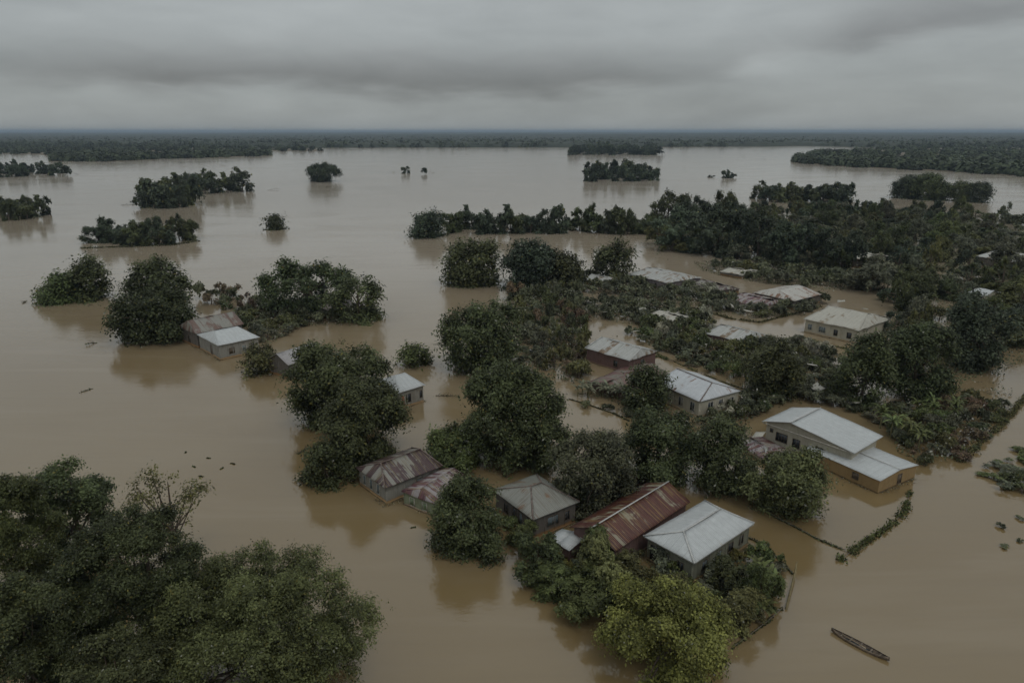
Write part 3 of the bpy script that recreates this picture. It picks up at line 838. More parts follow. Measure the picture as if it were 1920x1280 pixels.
H_RED = house('house', "long house with deep red rusted sheet roof touching the white hipped roof",
      (1060, 990), (1153, 1031), (1303, 942), 2.5, 'NR', 1.25, 0.0, 0.0, wall=W_red, roof=RM_red, capm=RM_cap, warp=0.06, seed=12,
      wins=(('NL', .4, .6, 1.7, .8, fw, M_shut), ('NL', .75, .6, 1.7, .8, fw, M_green)))
H_WHITE = house('house', "house with clean white hipped metal roof joined to the long red rusted roof",
      (1206, 1004), (1302, 1056), (1415, 980), 2.6, 'NR', 0.95, 2.3, 1.7, wall=W_olive, roof=RM_white, capm=RM_cap, warp=0.05, seed=15,
      wins=(('NL', .25, .8, 1.7, .6, fd, M_glass), ('NL', .55, .8, 1.7, .6, fd, M_glass), ('NL', .85, .1, 1.9, .8, fd, M_glass, 'door', 0),
            ('NR', .2, .8, 1.7, .8, fd, M_shut), ('NR', .45, .8, 1.7, .8, fd, M_shut), ('NR', .66, .8, 1.7, .8, fd, M_glass), ('NR', .86, .8, 1.7, .6, fd, M_glass)), fascia=M_frame_w)
# lean-to with white sheet
house('lean_to', "tiny lean-to with bent white sheet roof at the left end of the red rusted roof",
      (1028, 1012), (1068, 1034), (1092, 1008), 1.5, 'NR', 0.35, wall=W_red, roof=RM_white, warp=0.25, seed=18, oh=0.12, battens=0, cat='shed')
# largest building: tall block with an off-centre ridge, and its lower ochre wing
H_BIG = house('house', "largest house, cream gabled block with a wide white metal roof over the ochre annex",
      (1425, 790), (1602, 849), (1661, 818), 3.1, 'NR', 1.15, roff=0.36, wall=W_cream, roof=RM_white, capm=RM_cap, warp=0.08, seed=21, oh=0.5, battens=0,
      wins=(('NL', .80, 1.0, 2.1, 1.5, fd, M_glass, 'window', 3), ('NL', .93, 1.9, 2.3, .35, fd, M_glass, 'window', 0), ('NL', .62, .9, 2.0, .9, fd, M_glass), ('NL', .35, 1.0, 2.0, .9, fd, M_glass)), fascia=M_frame_w)
house('annex', "long low ochre walled annex with white sheet roof in front of the largest house",
      (1519, 838), (1652, 904), (1710, 868), 1.75, 'LN', 0.42, wall=W_ochre, roof=RM_white, capm=RM_cap, warp=0.07, seed=24, oh=0.15, battens=0,
      wins=(('NR', .55, .3, 1.4, .7, fd, M_frame_d, 'door', 0), ('NL', .3, .6, 1.3, .7, fd, M_frame_d, 'window', 0)))
house('house', "cream boarded house with blue white roof streaked by rust",
      (1233, 716), (1312, 754), (1386, 731), 2.7, 'LN', 1.5, 1.9, 0.0, wall=W_cream, roof=RM_bluewhite, capm=RM_caprust, warp=0.06, seed=27, oh=0.3, battens=1.5,
      wins=(('NL', .78, .7, 2.0, .8, fw, M_glass), ('NL', .42, .7, 2.0, .8, fw, M_glass), ('NL', .15, .7, 2.0, .8, fw, M_glass), ('NR', .28, .7, 2.0, 1.0, fw, M_glass), ('NR', .55, .8, 2.0, .9, fw, M_glass), ('NR', .82, .8, 1.9, .9, fw, M_glass)))
house('house', "brick red house with pale mossy curved sheet roof left of the blue white roof",
      (1097, 652), (1180, 677), (1233, 658), 2.5, 'LN', 1.3, 0.7, 0.4, wall=W_red, roof=RM_patch, capm=RM_cap, warp=0.22, seed=30, oh=0.3, battens=2.0,
      wins=(('NL', .3, .7, 1.7, .8, fd, M_glass), ('NR', .5, .7, 1.8, .8, fd, M_glass)))
house('house', "submerged house with low maroon mossy roof below the brick red house",
      (1105, 716), (1172, 742), (1250, 700), 1.0, 'NR', 1.0, 0.4, 0.0, wall=W_red, roof=roof_mat("maroon_mossy_roof", (0.20, 0.17, 0.15), (0.12, 0.05, 0.05), (0.12, 0.13, 0.05), 0.6, 0.8), warp=0.3, seed=33, oh=0.2, battens=0)
house('house', "house with patchy pale grey roof poking out of shrubs in mid village",
      (1326, 624), (1396, 644), (1437, 627), 2.2, 'LN', 1.2, 0.8, 0.5, wall=W_red, roof=RM_patch, capm=None, warp=0.15, seed=36, oh=0.3,
      wins=(('NL', .35, .7, 1.5, .8, fd, M_glass), ('NL', .7, .7, 1.5, .8, fd, M_glass)))
house('house', "farthest left village house with worn grey roof and dark walls, lone bush behind",
      (1178, 514), (1252, 531), (1318, 520), 2.4, 'LN', 1.3, 1.6, 0.6, wall=wall_mat("mauve_grey_wall", (0.19, 0.16, 0.16)), roof=RM_patch, warp=0.22, seed=39, oh=0.35,
      wins=(('NL', .3, .6, 1.6, .8, fd, M_glass), ('NL', .7, .6, 1.6, .8, fd, M_glass)))
house('house', "collapsed maroon and grey roof slumped into shrubs beside the worn grey roof",
      (1300, 533), (1345, 548), (1382, 540), 1.1, 'LN', 1.0, 0.6, 0.3, wall=W_dark, roof=RM_striped, warp=0.55, seed=42, oh=0.3, battens=0)
house('house', "house with pale roof and big brown rust patch right of the canal bend",
      (1414, 548), (1490, 565), (1539, 551), 2.3, 'NR', 1.5, 1.8, 1.2, wall=W_dark, roof=roof_mat("pale_brown_patched_roof", (0.48, 0.46, 0.42), (0.16, 0.08, 0.045), (0.33, 0.28, 0.2), 0.38, 0.3), warp=0.14, seed=45, oh=0.35,
      wins=(('NR', .5, .7, 1.6, .9, fd, M_glass), ('NL', .5, .7, 1.6, .9, fd, M_glass)))
house('house', "broken low roof of maroon and white sheets left of the brown rust patched roof",
      (1366, 560), (1430, 577), (1474, 563), 1.3, 'LN', 0.8, 0.5, 0.4, wall=W_cream, roof=RM_striped2, warp=0.5, seed=48, oh=0.25, battens=0)
house('house', "cream house with dirty cream sheet roof and blue grey window by the far canal",
      (1507, 597), (1612, 620), (1672, 596), 2.9, 'LN', 1.8, 2.0, 1.4, wall=W_cream, roof=RM_dirty, capm=None, warp=0.22, seed=51, oh=0.4, battens=2.5,
      wins=(('NL', .66, .8, 1.9, 1.3, fw, M_shut, 'window', 2), ('NL', .4, .8, 1.9, .7, fd, M_glass), ('NL', .9, .8, 1.9, .8, fw, M_shut), ('NL', .15, .8, 1.9, .8, fd, M_glass)))
house('house', "grey roof half hidden by trees at the right edge of the photo",
      (1850, 480), (1905, 494), (1945, 482), 3.0, 'LN', 1.6, 0.6, 0.6, wall=W_dark, roof=RM_patch, warp=0.15, seed=54, oh=0.3)
house('house', "small broken white roof among the dense trees at the right",
      (1826, 548), (1848, 556), (1866, 548), 3.2, 'LN', 0.9, wall=W_cream, roof=RM_white, warp=0.5, seed=57, oh=0.2, battens=0)
house('house', "ruined low house with pale sheets lying in the wood on the right",
      (1585, 482), (1630, 489), (1672, 480), 2.8, 'LN', 0.8, wall=W_dark, roof=RM_dirty, warp=0.6, seed=59, oh=0.2, battens=0)
# left group
house('house', "small house with bright white hipped roof and stained plank walls on the left",
      (366, 627), (409, 648), (489, 632), 2.9, 'NR', 1.5, 1.4, 2.0, wall=W_grey, roof=RM_white, capm=None, warp=0.05, seed=60, oh=0.3,
      wins=(('NR', .3, .9, 1.9, .9, fd, M_frame_d, 'window', 0), ('NR', .62, .9, 1.9, .7, fw, M_shut), ('NR', .84, .8, 2.0, .5, fd, M_glass), ('NL', .4, .2, 2.0, .8, fd, M_frame_d, 'door', 0)))
house('house', "old house with rusty brown sheet roof directly behind the bright white hipped roof",
      (341, 611), (366, 627), (452, 606), 3.0, 'NR', 1.9, 0.5, 0.0, wall=W_dark, roof=roof_mat("old_brown_roof", (0.24, 0.23, 0.20), (0.11, 0.065, 0.05), (0.30, 0.29, 0.26), 0.50, 0.4), warp=0.16, seed=63, oh=0.3,
      wins=(('NL', .5, .5, 1.8, .8, fd, M_glass),))
house('house', "house with drooping grey mauve roof left of the giant tree",
      (506, 672), (540, 686), (606, 660), 2.6, 'NR', 1.5, 0.0, 0.5, wall=W_dark, roof=roof_mat("mauve_grey_roof", (0.36, 0.34, 0.34), (0.17, 0.15, 0.15), (0.2, 0.18, 0.18), 0.3, 0.3), warp=0.2, seed=66, oh=0.3)
house('house', "house with pale blue white roof and plank wall right of the giant tree",
      (695, 716), (747, 736), (802, 722), 2.8, 'NR', 1.5, 1.6, 1.4, wall=W_grey, roof=RM_white, capm=None, warp=0.05, seed=69, oh=0.3,
      wins=(('NR', .38, .8, 2.0, .8, fd, M_glass, 'window', 0), ('NR', .15, .2, 2.0, .6, fw, simple("rust_door", (0.22, 0.10, 0.05)), 'door', 0), ('NR', .9, .9, 2.0, .35, fd, M_glass, 'window', 0)))
house('house', "collapsed pinkish roof sheet under the wide tree group at the left",
      (592, 574), (628, 589), (664, 571), 1.4, 'NR', 0.7, wall=W_dark, roof=roof_mat("dusty_pink_roof", (0.36, 0.30, 0.28), (0.24, 0.18, 0.16), (0.3, 0.26, 0.24), 0.3, 0.2), warp=0.25, seed=72, oh=0.2, battens=0)
house('house', "flat terrace slab with torn maroon and white sheets left of the largest house",
      (1393, 826), (1444, 872), (1484, 850), 0.7, 'LN', 0.25, wall=W_cream, roof=RM_striped2, warp=0.25, seed=75, oh=0.1, battens=0, cat='ruin', clear=False)

house('house', "small low grey roof sunk in shrubs left of the farthest worn roof",
      (1098, 522), (1128, 530), (1152, 521), 1.3, 'LN', 0.8, 0.6, 0.3, wall=W_dark, roof=RM_patch, warp=0.3, seed=81, oh=0.2, battens=0)
house('house', "flattened roof with dirty sheets among the pale scrub above the brick red house",
      (1222, 590), (1262, 604), (1292, 594), 0.9, 'LN', 0.6, 0.5, 0.2, wall=W_red, roof=RM_dirty, warp=0.6, seed=84, oh=0.2, battens=0)
house('house', "half fallen pale sheet roof in the strip behind the collapsed roof",
      (1352, 508), (1392, 516), (1418, 508), 1.2, 'LN', 0.7, 0.4, 0.4, wall=W_dark, roof=RM_dirty, warp=0.5, seed=87, oh=0.2, battens=0)
house('house', "low broken roof in the wood left of the ruined wood house",
      (1480, 452), (1520, 459), (1556, 451), 2.2, 'LN', 0.9, 0.4, 0.4, wall=W_dark, roof=RM_patch, warp=0.5, seed=90, oh=0.2, battens=0)

# ------------------------------------------------------------------ canoe
def canoe(p, q):
    a, b_ = G(*p)[:2], G(*q)[:2]
    L = np.linalg.norm(b_ - a); c = (a + b_) / 2
    root = empty('canoe', (c[0], c[1], 0), math.atan2(*(b_ - a)[::-1])); tag(root, "long narrow wooden canoe floating alone on the brown water", 'canoe')
    n, k = 25, 9
    outer, inner = [], []
    for i in range(n):
        s = -1 + 2 * i / (n - 1)
        w_ = 0.36 * max(0.05, (1 - abs(s) ** 2.6)) + 0.015
        sheer = 0.24 + 0.16 * abs(s) ** 3; keel = -0.12 + 0.20 * abs(s) ** 5
        for j in range(k):
            t = math.pi * j / (k - 1)
            y = -math.cos(t) * w_; z = sheer - (sheer - keel) * math.sin(t) ** 0.8
            outer.append((s * L / 2, y, z)); inner.append((s * L / 2 * 0.965, y * 0.84, z + 0.05 if 0 < j < k - 1 else z + 0.004))
    V = outer + inner; F = []
    o_ = n * k
    for i in range(n - 1):
        for j in range(k - 1):
            F.append((i*k+j, i*k+j+1, (i+1)*k+j+1, (i+1)*k+j)); F.append((o_+i*k+j, o_+(i+1)*k+j, o_+(i+1)*k+j+1, o_+i*k+j+1))
        for j in (0, k - 1): F.append((i*k+j, (i+1)*k+j, o_+(i+1)*k+j, o_+i*k+j))
    for i in (0, n - 1):
        for j in range(k - 1): F.append((i*k+j, i*k+j+1, o_+i*k+j+1, o_+i*k+j))
    me = fast_mesh('hull', V, F, simple("canoe_wood", (0.15, 0.115, 0.085), 0.8, 0.5, 3), smooth=True)
    put(bpy.data.objects.new('hull', me), root)
    for s, wd in ((-.62, .5), (-.3, .62), (.05, .66), (.4, .58), (.7, .42)):
        m = MB(); m.box((s * L / 2, 0, 0.20), (0.12, wd, 0.03)); m.build('seat', M_dead, root)
    m = MB(); m.box((-0.05 * L, 0.03, 0.0), (0.55 * L, 0.40, 0.02)); m.build('bilge_water', simple("bilge", (0.05, 0.06, 0.06), 0.25), root)
    m = MB(); m.bar((-0.32 * L, 0.08, 0.25), (0.05 * L, -0.12, 0.235), 0.04, 0.03); m.box((0.08 * L, -0.135, 0.235), (0.4, 0.12, 0.02), -0.1); 
    pd = m.build('paddle', simple("pale_wood", (0.30, 0.23, 0.15)), None)
    pd.location = root.location; pd.rotation_euler = root.rotation_euler; tag(pd, "pale wooden paddle lying across the seats of the canoe", 'paddle')
canoe((1558, 1183), (1667, 1240))

# ------------------------------------------------------------------ scattering of plants
def pip_foot(x, y, grow_=0.0):
    for f in FOOT:
        c = np.mean(f, axis=0); ff = [tuple(c + (np.array(p) - c) * (1 + grow_)) for p in f]
        if in_poly([(x, y)], ff)[0]: return True
    return False
def scatter(poly, spacing, Rr, Hr, kinds, pals, label, cat, group, name, clear=0.25, n_max=400, seed=0, trunk=True, describe_=True):
    """blue-noise placing on the ground inside an outline"""
    g = np.random.default_rng(seed + 77)
    gp = np.array(gpoly(poly)); lo, hi = gp.min(0), gp.max(0)
    pts = []
    tries = int(min(60000, 25 * (hi - lo).prod() / spacing ** 2))
    cand = g.uniform(lo, hi, (tries, 2)); cand = cand[in_poly(cand, gp)]
    cell = {}
    for p in cand:
        kx, ky = int(p[0] // spacing), int(p[1] // spacing); ok = True
        for i in (-1, 0, 1):
            for j in (-1, 0, 1):
                for q in cell.get((kx+i, ky+j), ()):
                    if (p[0]-q[0])**2 + (p[1]-q[1])**2 < spacing**2: ok = False
        if not ok: continue
        if clear is not None and pip_foot(p[0], p[1], clear): continue
        cell.setdefault((kx, ky), []).append(p); pts.append(p)
        if len(pts) >= n_max: break
    for p in pts:
        rr_ = g.uniform(*Rr); hh = g.uniform(*Hr)
        kd_, pl_ = kinds[int(g.integers(len(kinds)))], pals[int(g.integers(len(pals)))]
        grow(kd_, p, rr_, hh, pl_, describe(p, rr_, hh, kd_, pl_, name, sum(Hr) / 2) if describe_ else label, cat, group, name, trunk=trunk)
    return len(pts)

# ---- distinct nearer trees (picture boxes: x0, x1, top, bottom)
hero(240, 694, 1000, 1390, 1, 88000, 0.20, (0.092, 0.100, 0.036), "large leafy tree with feathery right edge in the bottom left foreground", lobes=50, clump=0.30, ragged=0.1, per=14, tight=1.55, leaf=0.18, cap=170000, even=0.85)
hero(95, 392, 928, 1330, 2, 66000, 0.20, 'dark', "tall dark rounded tree in the bottom left foreground, behind the feathery tree", lobes=44, clump=0.30, per=14, tight=1.75, leaf=0.18, cap=170000)
hero(120, 330, 1150, 1480, 61, 0, 0, 'dark', "dark understorey tree between the two big foreground trees at the bottom edge", leaf=0.18)
hero(60, 230, 1040, 1330, 62, 0, 0, 'dark', "shaded tree between the left edge tree and the tall dark rounded tree")
hero(-60, 150, 1045, 1400, 3, 50000, 0.20, 'dark', "very dark tree filling the bottom left corner of the photo", lobes=36, clump=0.30, per=14, tight=1.75, leaf=0.18, cap=170000)
hero(-70, 118, 872, 1150, 4, 42000, 0.20, 'green', "green tree cut by the left edge of the photo, above the corner tree", lobes=36, clump=0.32, per=14, tight=1.75, leaf=0.18, cap=170000)
hero(45, 215, 838, 1060, 5, 24000, 0.22, 'dark', "upright dark tree with pointed crown top, behind the foreground trees at left", lobes=22, clump=0.32, gap=0.25, ragged=0.3)
hero(228, 385, 846, 1090, 6, 2600, 0.22, 'olive', "sparse half bare tree with thin curved branches above the dark rounded tree", lobes=30, per=7, clump=0.25, ragged=0.9, gap=0.45, limbs=30, dens=0.10)
hero(532, 736, 628, 800, 7, 66000, 0.24, 'dark', "giant dense tree hiding two houses, upper half of the tree pair", lobes=46, clump=0.36)
hero(598, 768, 705, 866, 8, 44000, 0.24, 'dark', "dense tree just behind the striped roof, lower half of the giant tree pair", lobes=36, clump=0.36)
hero(570, 648, 828, 908, 9, 12000, 0.24, 'dark', "small round dark bush tree left of the striped roof", lobes=18, clump=0.26)
hero(803, 948, 890, 1034, 10, 36000, 0.24, 'dark', "round dark tree standing in open water between shed and hipped grey roof", lobes=34, clump=0.34)
hero(868, 1022, 664, 862, 11, 50000, 0.24, 'dark', "tall broad tree in the middle of the village edge", lobes=36, clump=0.36)
hero(945, 1064, 700, 880, 12, 36000, 0.24, 'dark', "tall tree overlapping the right side of the broad middle tree", lobes=30, clump=0.36)
hero(790, 910, 798, 878, 13, 12000, 0.26, 'green', "spiky spreading low tree right of the striped roof", lobes=20, clump=0.30, ragged=0.35)
hero(1142, 1385, 1078, 1300, 14, 52000, 0.22, 'yellow', "yellow green tree at the front corner of the near village plot", lobes=46, clump=0.26, per=12)
hero(1040, 1190, 800, 960, 15, 30000, 0.25, (0.074, 0.080, 0.044), "greyish tree behind the deep red roof, leftmost of the row of three", lobes=30, clump=0.34, gap=0.2)
hero(1166, 1308, 764, 908, 16, 34000, 0.25, 'dark', "dark tree in the middle of the row of three behind the deep red roof", lobes=32, clump=0.34)
hero(1288, 1420, 790, 912, 17, 26000, 0.25, 'dark', "dark tree at the right end of the row of three behind the red roof", lobes=28, clump=0.34, gap=0.15)
hero(1412, 1560, 836, 968, 18, 34000, 0.24, (0.078, 0.082, 0.032), "leafy olive green tree in front of the largest house", lobes=32, clump=0.32)
hero(1170, 1256, 686, 770, 19, 12000, 0.26, 'dark', "dark round tree overlapping the left end of the blue white roof", lobes=20, clump=0.32, gap=0.2)
hero(826, 985, 560, 694, 20, 26000, 0.30, 'dark', "loose leaning tree with pale gaps at the left village edge", gap=0.22, ragged=0.4, dens=1.0)
hero(835, 933, 450, 532, 21, 16000, 0.34, 'dark', "round tree alone in water, leftmost of the row above the village", lobes=26, clump=0.42)
hero(940, 1042, 448, 542, 22, 16000, 0.34, 'blue', "full dark tree second from left in the row above the village", lobes=26, clump=0.42)
hero(1012, 1092, 472, 540, 23, 10000, 0.34, 'dark', "lower dark tree touching the second tree of the row above the village", lobes=20, clump=0.42)
hero(1112, 1192, 454, 522, 24, 9000, 0.34, 'dark', "airy tree just left of the farthest left village roof", gap=0.45, ragged=0.5, dens=0.8)
hero(490, 660, 490, 585, 25, 22000, 0.34, 'dark', "wide spreading dark tree on the left islet", gap=0.45, ragged=0.6, dens=0.9)
hero(610, 727, 514, 600, 26, 9000, 0.34, 'dark', "open branched tree at the right end of the left islet", lobes=24, clump=0.40, gap=0.6, ragged=0.8, dens=0.6)
hero(236, 345, 484, 592, 27, 15000, 0.34, 'dark', "taller dark tree above the rusty brown roof at left", lobes=24, clump=0.42)
hero(205, 372, 535, 636, 28, 26000, 0.30, 'dark', "broad bushy tree left of the rusty brown roof", lobes=34, clump=0.38)
hero(124, 204, 480, 560, 29, 11000, 0.34, 'dark', "rounded tree at the left, right one of the pair in open water", lobes=20, clump=0.40)
hero(65, 156, 514, 566, 30, 9000, 0.34, 'green', "low spreading bush tree at the left, left one of the pair in open water", lobes=18, clump=0.40)
hero(460, 512, 652, 700, 31, 3600, 0.28, 'olive', "small olive tree beside the drooping grey mauve roof", lobes=12, clump=0.30, ragged=0.3)
hero(755, 803, 648, 684, 32, 3000, 0.30, 'green', "small spiky bush tree alone in water between the giant tree and village", lobes=10, clump=0.30, ragged=0.5)
hero(770, 830, 396, 444, 33, 5500, 0.42, 'blue', "round lone tree standing in open water left of the long tree line", lobes=16, clump=0.5)
hero(1570, 1680, 622, 760, 34, 30000, 0.30, 'dark', "tall dark tree just below the dirty cream roof", lobes=30, clump=0.40)
hero(1660, 1790, 590, 745, 35, 32000, 0.30, 'dark', "tall dark tree at the right edge of the village wood, above the reed strip", lobes=30, clump=0.40)
hero(1770, 1900, 540, 690, 36, 26000, 0.34, 'blue', "tall dark tree at the right edge of the photo above the muddy clearing", lobes=30, clump=0.44)
hero(1405, 1500, 630, 745, 37, 17000, 0.30, 'dark', "dark tree between the canals above the largest house", lobes=24, clump=0.38, gap=0.2)

# ---- near village plot: orchard in front of the white hipped roof
orchard = [(1082, 1166, 990, 1078, 'green'), 
 (962, 1060, 1000, 1085, 'dark'), (1000, 1105, 1040, 1120, 'green'), (1075, 1180, 1005, 1120, 'olive'), (1060, 1180, 1060, 1165, 'green'), (1150, 1235, 1035, 1115, 'olive'),
 (1120, 1215, 1085, 1180, 'green'), (1210, 1290, 1062, 1130, 'olive'), (1330, 1410, 1040, 1115, 'dark'), (1385, 1468, 1058, 1150, 'green'), (1340, 1440, 1095, 1180, 'olive'), (955, 1010, 975, 1030, 'green')]
for i, (a, b_, yt, yb, pl) in enumerate(orchard):
    c, rr_, hh = fit(a, b_, yt, yb)
    grow('mid', c, rr_, hh, pl, describe(c, rr_, hh, 'mid', pl, 'orchard tree', 4), 'tree', "orchard trees of the near plot")
scatter([(985, 1050), (1060, 1015), (1180, 1045), (1300, 1085), (1400, 1035), (1450, 1060), (1468, 1110), (1400, 1170), (1280, 1190), (1150, 1165), (1040, 1110)], 1.9, (0.9, 1.5), (0.9, 2.0), ('bush', 'thin'), ('olive', 'green', 'grey', 'yellow'),
        "shrub filling the gaps between the orchard trees of the near plot", 'shrub', "orchard shrubs of the near plot", 'shrub', seed=1, clear=0.02)

# ---- banana plants and palms
def frond_plant(seed, n=9, L=1.6, wd=0.42, H=1.6):
    g = random.Random(seed); V = []; F = []; ti = []
    for i in range(n):
        a = i * 2.4 + g.uniform(-.3, .3); el = g.uniform(0.5, 1.25); seg = 6; l = L * g.uniform(.75, 1.15)
        x = y = 0.0; p = Vector((0, 0, H * g.uniform(.75, 1))); d = Vector((math.cos(a) * math.cos(el), math.sin(a) * math.cos(el), math.sin(el)))
        side = Vector((-math.sin(a), math.cos(a), 0)); b0 = len(V)
        for s in range(seg + 1):
            f = s / seg; w_ = wd * math.sin(math.pi * min(1, f * .92 + .06)) ** 0.7 * 0.5
            V += [p - side * w_ + Vector((0, 0, -w_ * .3)), p + Vector((0, 0, 0.02)), p + side * w_ + Vector((0, 0, -w_ * .3))]
            p = p + d * (l / seg); d = (d + Vector((0, 0, -0.33))).normalized()
        for s in range(seg):
            q = b0 + s * 3; F += [(q, q+3, q+4, q+1), (q+1, q+4, q+5, q+2)]; ti += [g.uniform(.3, .9)] * 2
    me = fast_mesh('leaves', [tuple(v) for v in V], F, M_leaf, tint=ti)
    m = MB(); m.tube([(0, 0, -.5), (0.02, 0, H * .5), (0, 0, H * 1.02)], [.11, .09, .05], 7)
    return me, fast_mesh('stem', np.concatenate(m.v), np.concatenate(m.f), simple("banana_stem%d" % seed, (0.16, 0.15, 0.07), .8), smooth=True)
BAN = [frond_plant(s) for s in range(4)]
PALM = [frond_plant(40 + s, 16, 2.0, 0.30, 2.4) for s in range(3)]
def banana(loc, sc, label, group, src=None, name='banana_plant', cat='banana plant', pal='green'):
    lm, sm = random.choice(src or BAN)
    root = empty(name, (loc[0], loc[1], 0), random.uniform(0, 6.28), (sc, sc, sc)); tag(root, label, cat, group)
    o = put(bpy.data.objects.new('leaves', lm), root); o.color = jit(PAL[pal], .2)
    put(bpy.data.objects.new('stem', sm), root)
random.seed(4)
def row(p, q, n, jitter=0.6):
    a, b_ = G(*p)[:2], G(*q)[:2]
    return [a + (b_ - a) * (i + .5) / n + rng.normal(size=2) * jitter for i in range(n)]
NTH = ['first', 'second', 'third', 'fourth', 'fifth', 'sixth', 'seventh', 'eighth', 'ninth']
for p, lb in [(p, "%s banana plant from the left in the front row below the maroon roof" % NTH[i]) for i, p in enumerate(row((1078, 742), (1185, 752), 9, 0.5))] + [(p, "%s banana plant from the left in the back row below the maroon roof" % NTH[i]) for i, p in enumerate(row((1085, 735), (1175, 748), 6, 0.6))]:
    banana(p, random.uniform(.8, 1.15), lb, "banana row below the maroon roof", pal='grey')
for p, lb in [(p, "%s banana plant from the house along the right edge of the near orchard" % NTH[i]) for i, p in enumerate(row((1410, 1075), (1460, 1120), 5, 0.3))] + [(p, "%s banana plant from the left at the lower right orchard corner" % NTH[i]) for i, p in enumerate(row((1390, 1140), (1440, 1165), 3, .3))]:
    banana(p, random.uniform(.7, 1.0), lb, "banana plants by the near orchard")
for p, lb in [(p, "%s palm from the left in the lower row right of the largest house" % NTH[i]) for i, p in enumerate(row((1650, 800), (1740, 850), 6, 0.9))] + [(p, "%s palm from the left in the upper row right of the largest house" % NTH[i]) for i, p in enumerate(row((1700, 780), (1800, 790), 5, 1.0))]:
    banana(p, random.uniform(.8, 1.1), lb, "palms right of the largest house", PALM, 'palm', 'palm')

# ---- shrubs and small trees in the village beds
LB = "shrub in the bed along the canals of the flooded village"
def bed(poly, spacing, Rr, Hr, seed, label, group, kinds=('bush', 'thin', 'bush'), pals=('dark', 'olive', 'grey', 'green', 'grey', 'pale'), cat='shrub', name='shrub', clear=0.04, **k):
    return scatter(poly, spacing, Rr, Hr, kinds, pals, label, cat, group, name, clear=clear, seed=seed, **k)
bed([(1200, 596), (1320, 588), (1350, 640), (1440, 655), (1520, 670), (1570, 720), (1540, 752), (1420, 735), (1330, 690), (1215, 640)], 2.6, (1.5, 2.4), (1.6, 3.2), 2, "shrub in the long bed between the two canals", "shrubs between the canals")
bed([(1075, 565), (1190, 560), (1290, 590), (1300, 606), (1200, 608), (1100, 590)], 2.7, (1.3, 2.2), (1.2, 2.4), 3, "greyish shrub in the bed above the brick red house", "shrubs above the brick red house", kinds=('thin', 'bush'), pals=('grey', 'pale', 'pale', 'olive', 'pale'))
bed([(1075, 522), (1178, 530), (1300, 548), (1440, 575), (1545, 565), (1500, 590), (1420, 596), (1290, 572), (1180, 556), (1080, 548)], 3.2, (1.6, 2.6), (1.5, 3.0), 4, "shrub in the bed in front of the farthest village roofs", "shrubs before the far roofs")
bed([(1390, 492), (1540, 500), (1640, 520), (1640, 545), (1540, 540), (1400, 525), (1330, 505)], 4.0, (2.0, 3.2), (1.6, 3.2), 5, "low shrub in the strip behind the farthest village roofs", "shrubs behind the far roofs", pals=('grey', 'olive', 'dark'))
bed([(960, 560), (1080, 545), (1090, 600), (1100, 660), (1085, 720), (1020, 680), (985, 640)], 2.9, (1.4, 2.4), (1.6, 4.2), 6, "shrub among the mixed growth left of the brick red house", "mixed growth left of the brick red house", kinds=('bush', 'thin', 'open'), pals=('dark', 'olive', 'grey', 'brown'))
bed([(880, 690), (985, 650), (1010, 680), (900, 715)], 2.4, (1.0, 1.8), (0.8, 1.8), 7, "scrubby shrub at the foot of the leaning tree", "shrubs at the leaning tree", kinds=('thin', 'bush'), pals=('grey', 'brown', 'olive'))
bed([(1300, 778), (1400, 745), (1490, 735), (1470, 752), (1400, 790), (1320, 800)], 2.0, (1.0, 1.7), (1.0, 2.0), 8, "shrub in front of the cream boarded house", "shrubs before the cream boarded house", clear=0.1)
bed([(1060, 760), (1180, 757), (1290, 795), (1290, 815), (1200, 790)], 3.4, (0.8, 1.3), (0.6, 1.2), 9, "low shrub below the banana row", "low shrubs below the bananas", kinds=('thin',))
bed([(1640, 770), (1760, 735), (1880, 760), (1868, 790), (1795, 862), (1730, 872), (1690, 840), (1672, 815)], 2.1, (1.1, 1.9), (0.9, 2.2), 10, "shrub in the tangled strip right of the largest house", "tangled strip right of the largest house", kinds=('bush', 'thin', 'bush'), pals=('green', 'olive', 'grey', 'dark', 'brown'))
bed([(1480, 745), (1560, 735), (1640, 760), (1650, 790), (1580, 765), (1510, 755)], 2.3, (1.2, 2.0), (1.0, 2.2), 11, "shrub behind the white roof of the largest house", "shrubs behind the largest house", pals=('olive', 'grey', 'dark'))
bed([(1500, 640), (1560, 655), (1600, 700), (1560, 720), (1500, 690)], 2.8, (1.4, 2.2), (1.4, 2.8), 12, "pale mottled shrub below the far cream house", "mottled shrubs below the cream house", kinds=('thin', 'open'), pals=('grey', 'pale', 'pale'))
bed([(1175, 622), (1250, 600), (1260, 640), (1300, 690), (1235, 660)], 3.0, (1.0, 1.6), (0.8, 1.5), 13, "low shrub on the canal edge by the brick red house", "canal edge shrubs", kinds=('thin',))
bed([(440, 590), (500, 570), (560, 590), (700, 590), (650, 605), (560, 612), (510, 640), (470, 628)], 2.8, (1.4, 2.4), (1.2, 2.8), 14, "shrub on the left islet below the spreading tree", "shrubs on the left islet", kinds=('bush', 'thin'), pals=('olive', 'dark', 'yellow', 'grey'))
bed([(370, 560), (420, 552), (500, 570), (450, 590)], 4.0, (1.6, 2.6), (2.4, 4.0), 15, "wiry half bare shrub behind the rusty brown roof", "wiry shrubs behind the brown roof", kinds=('thin',), pals=('brown', 'dark'))
bed([(1395, 905), (1440, 880), (1520, 940), (1500, 965), (1420, 950)], 2.0, (0.9, 1.5), (0.8, 1.8), 16, "flowering shrub under the olive tree by the largest house", "shrubs under the olive tree", pals=('olive', 'brown', 'green'))
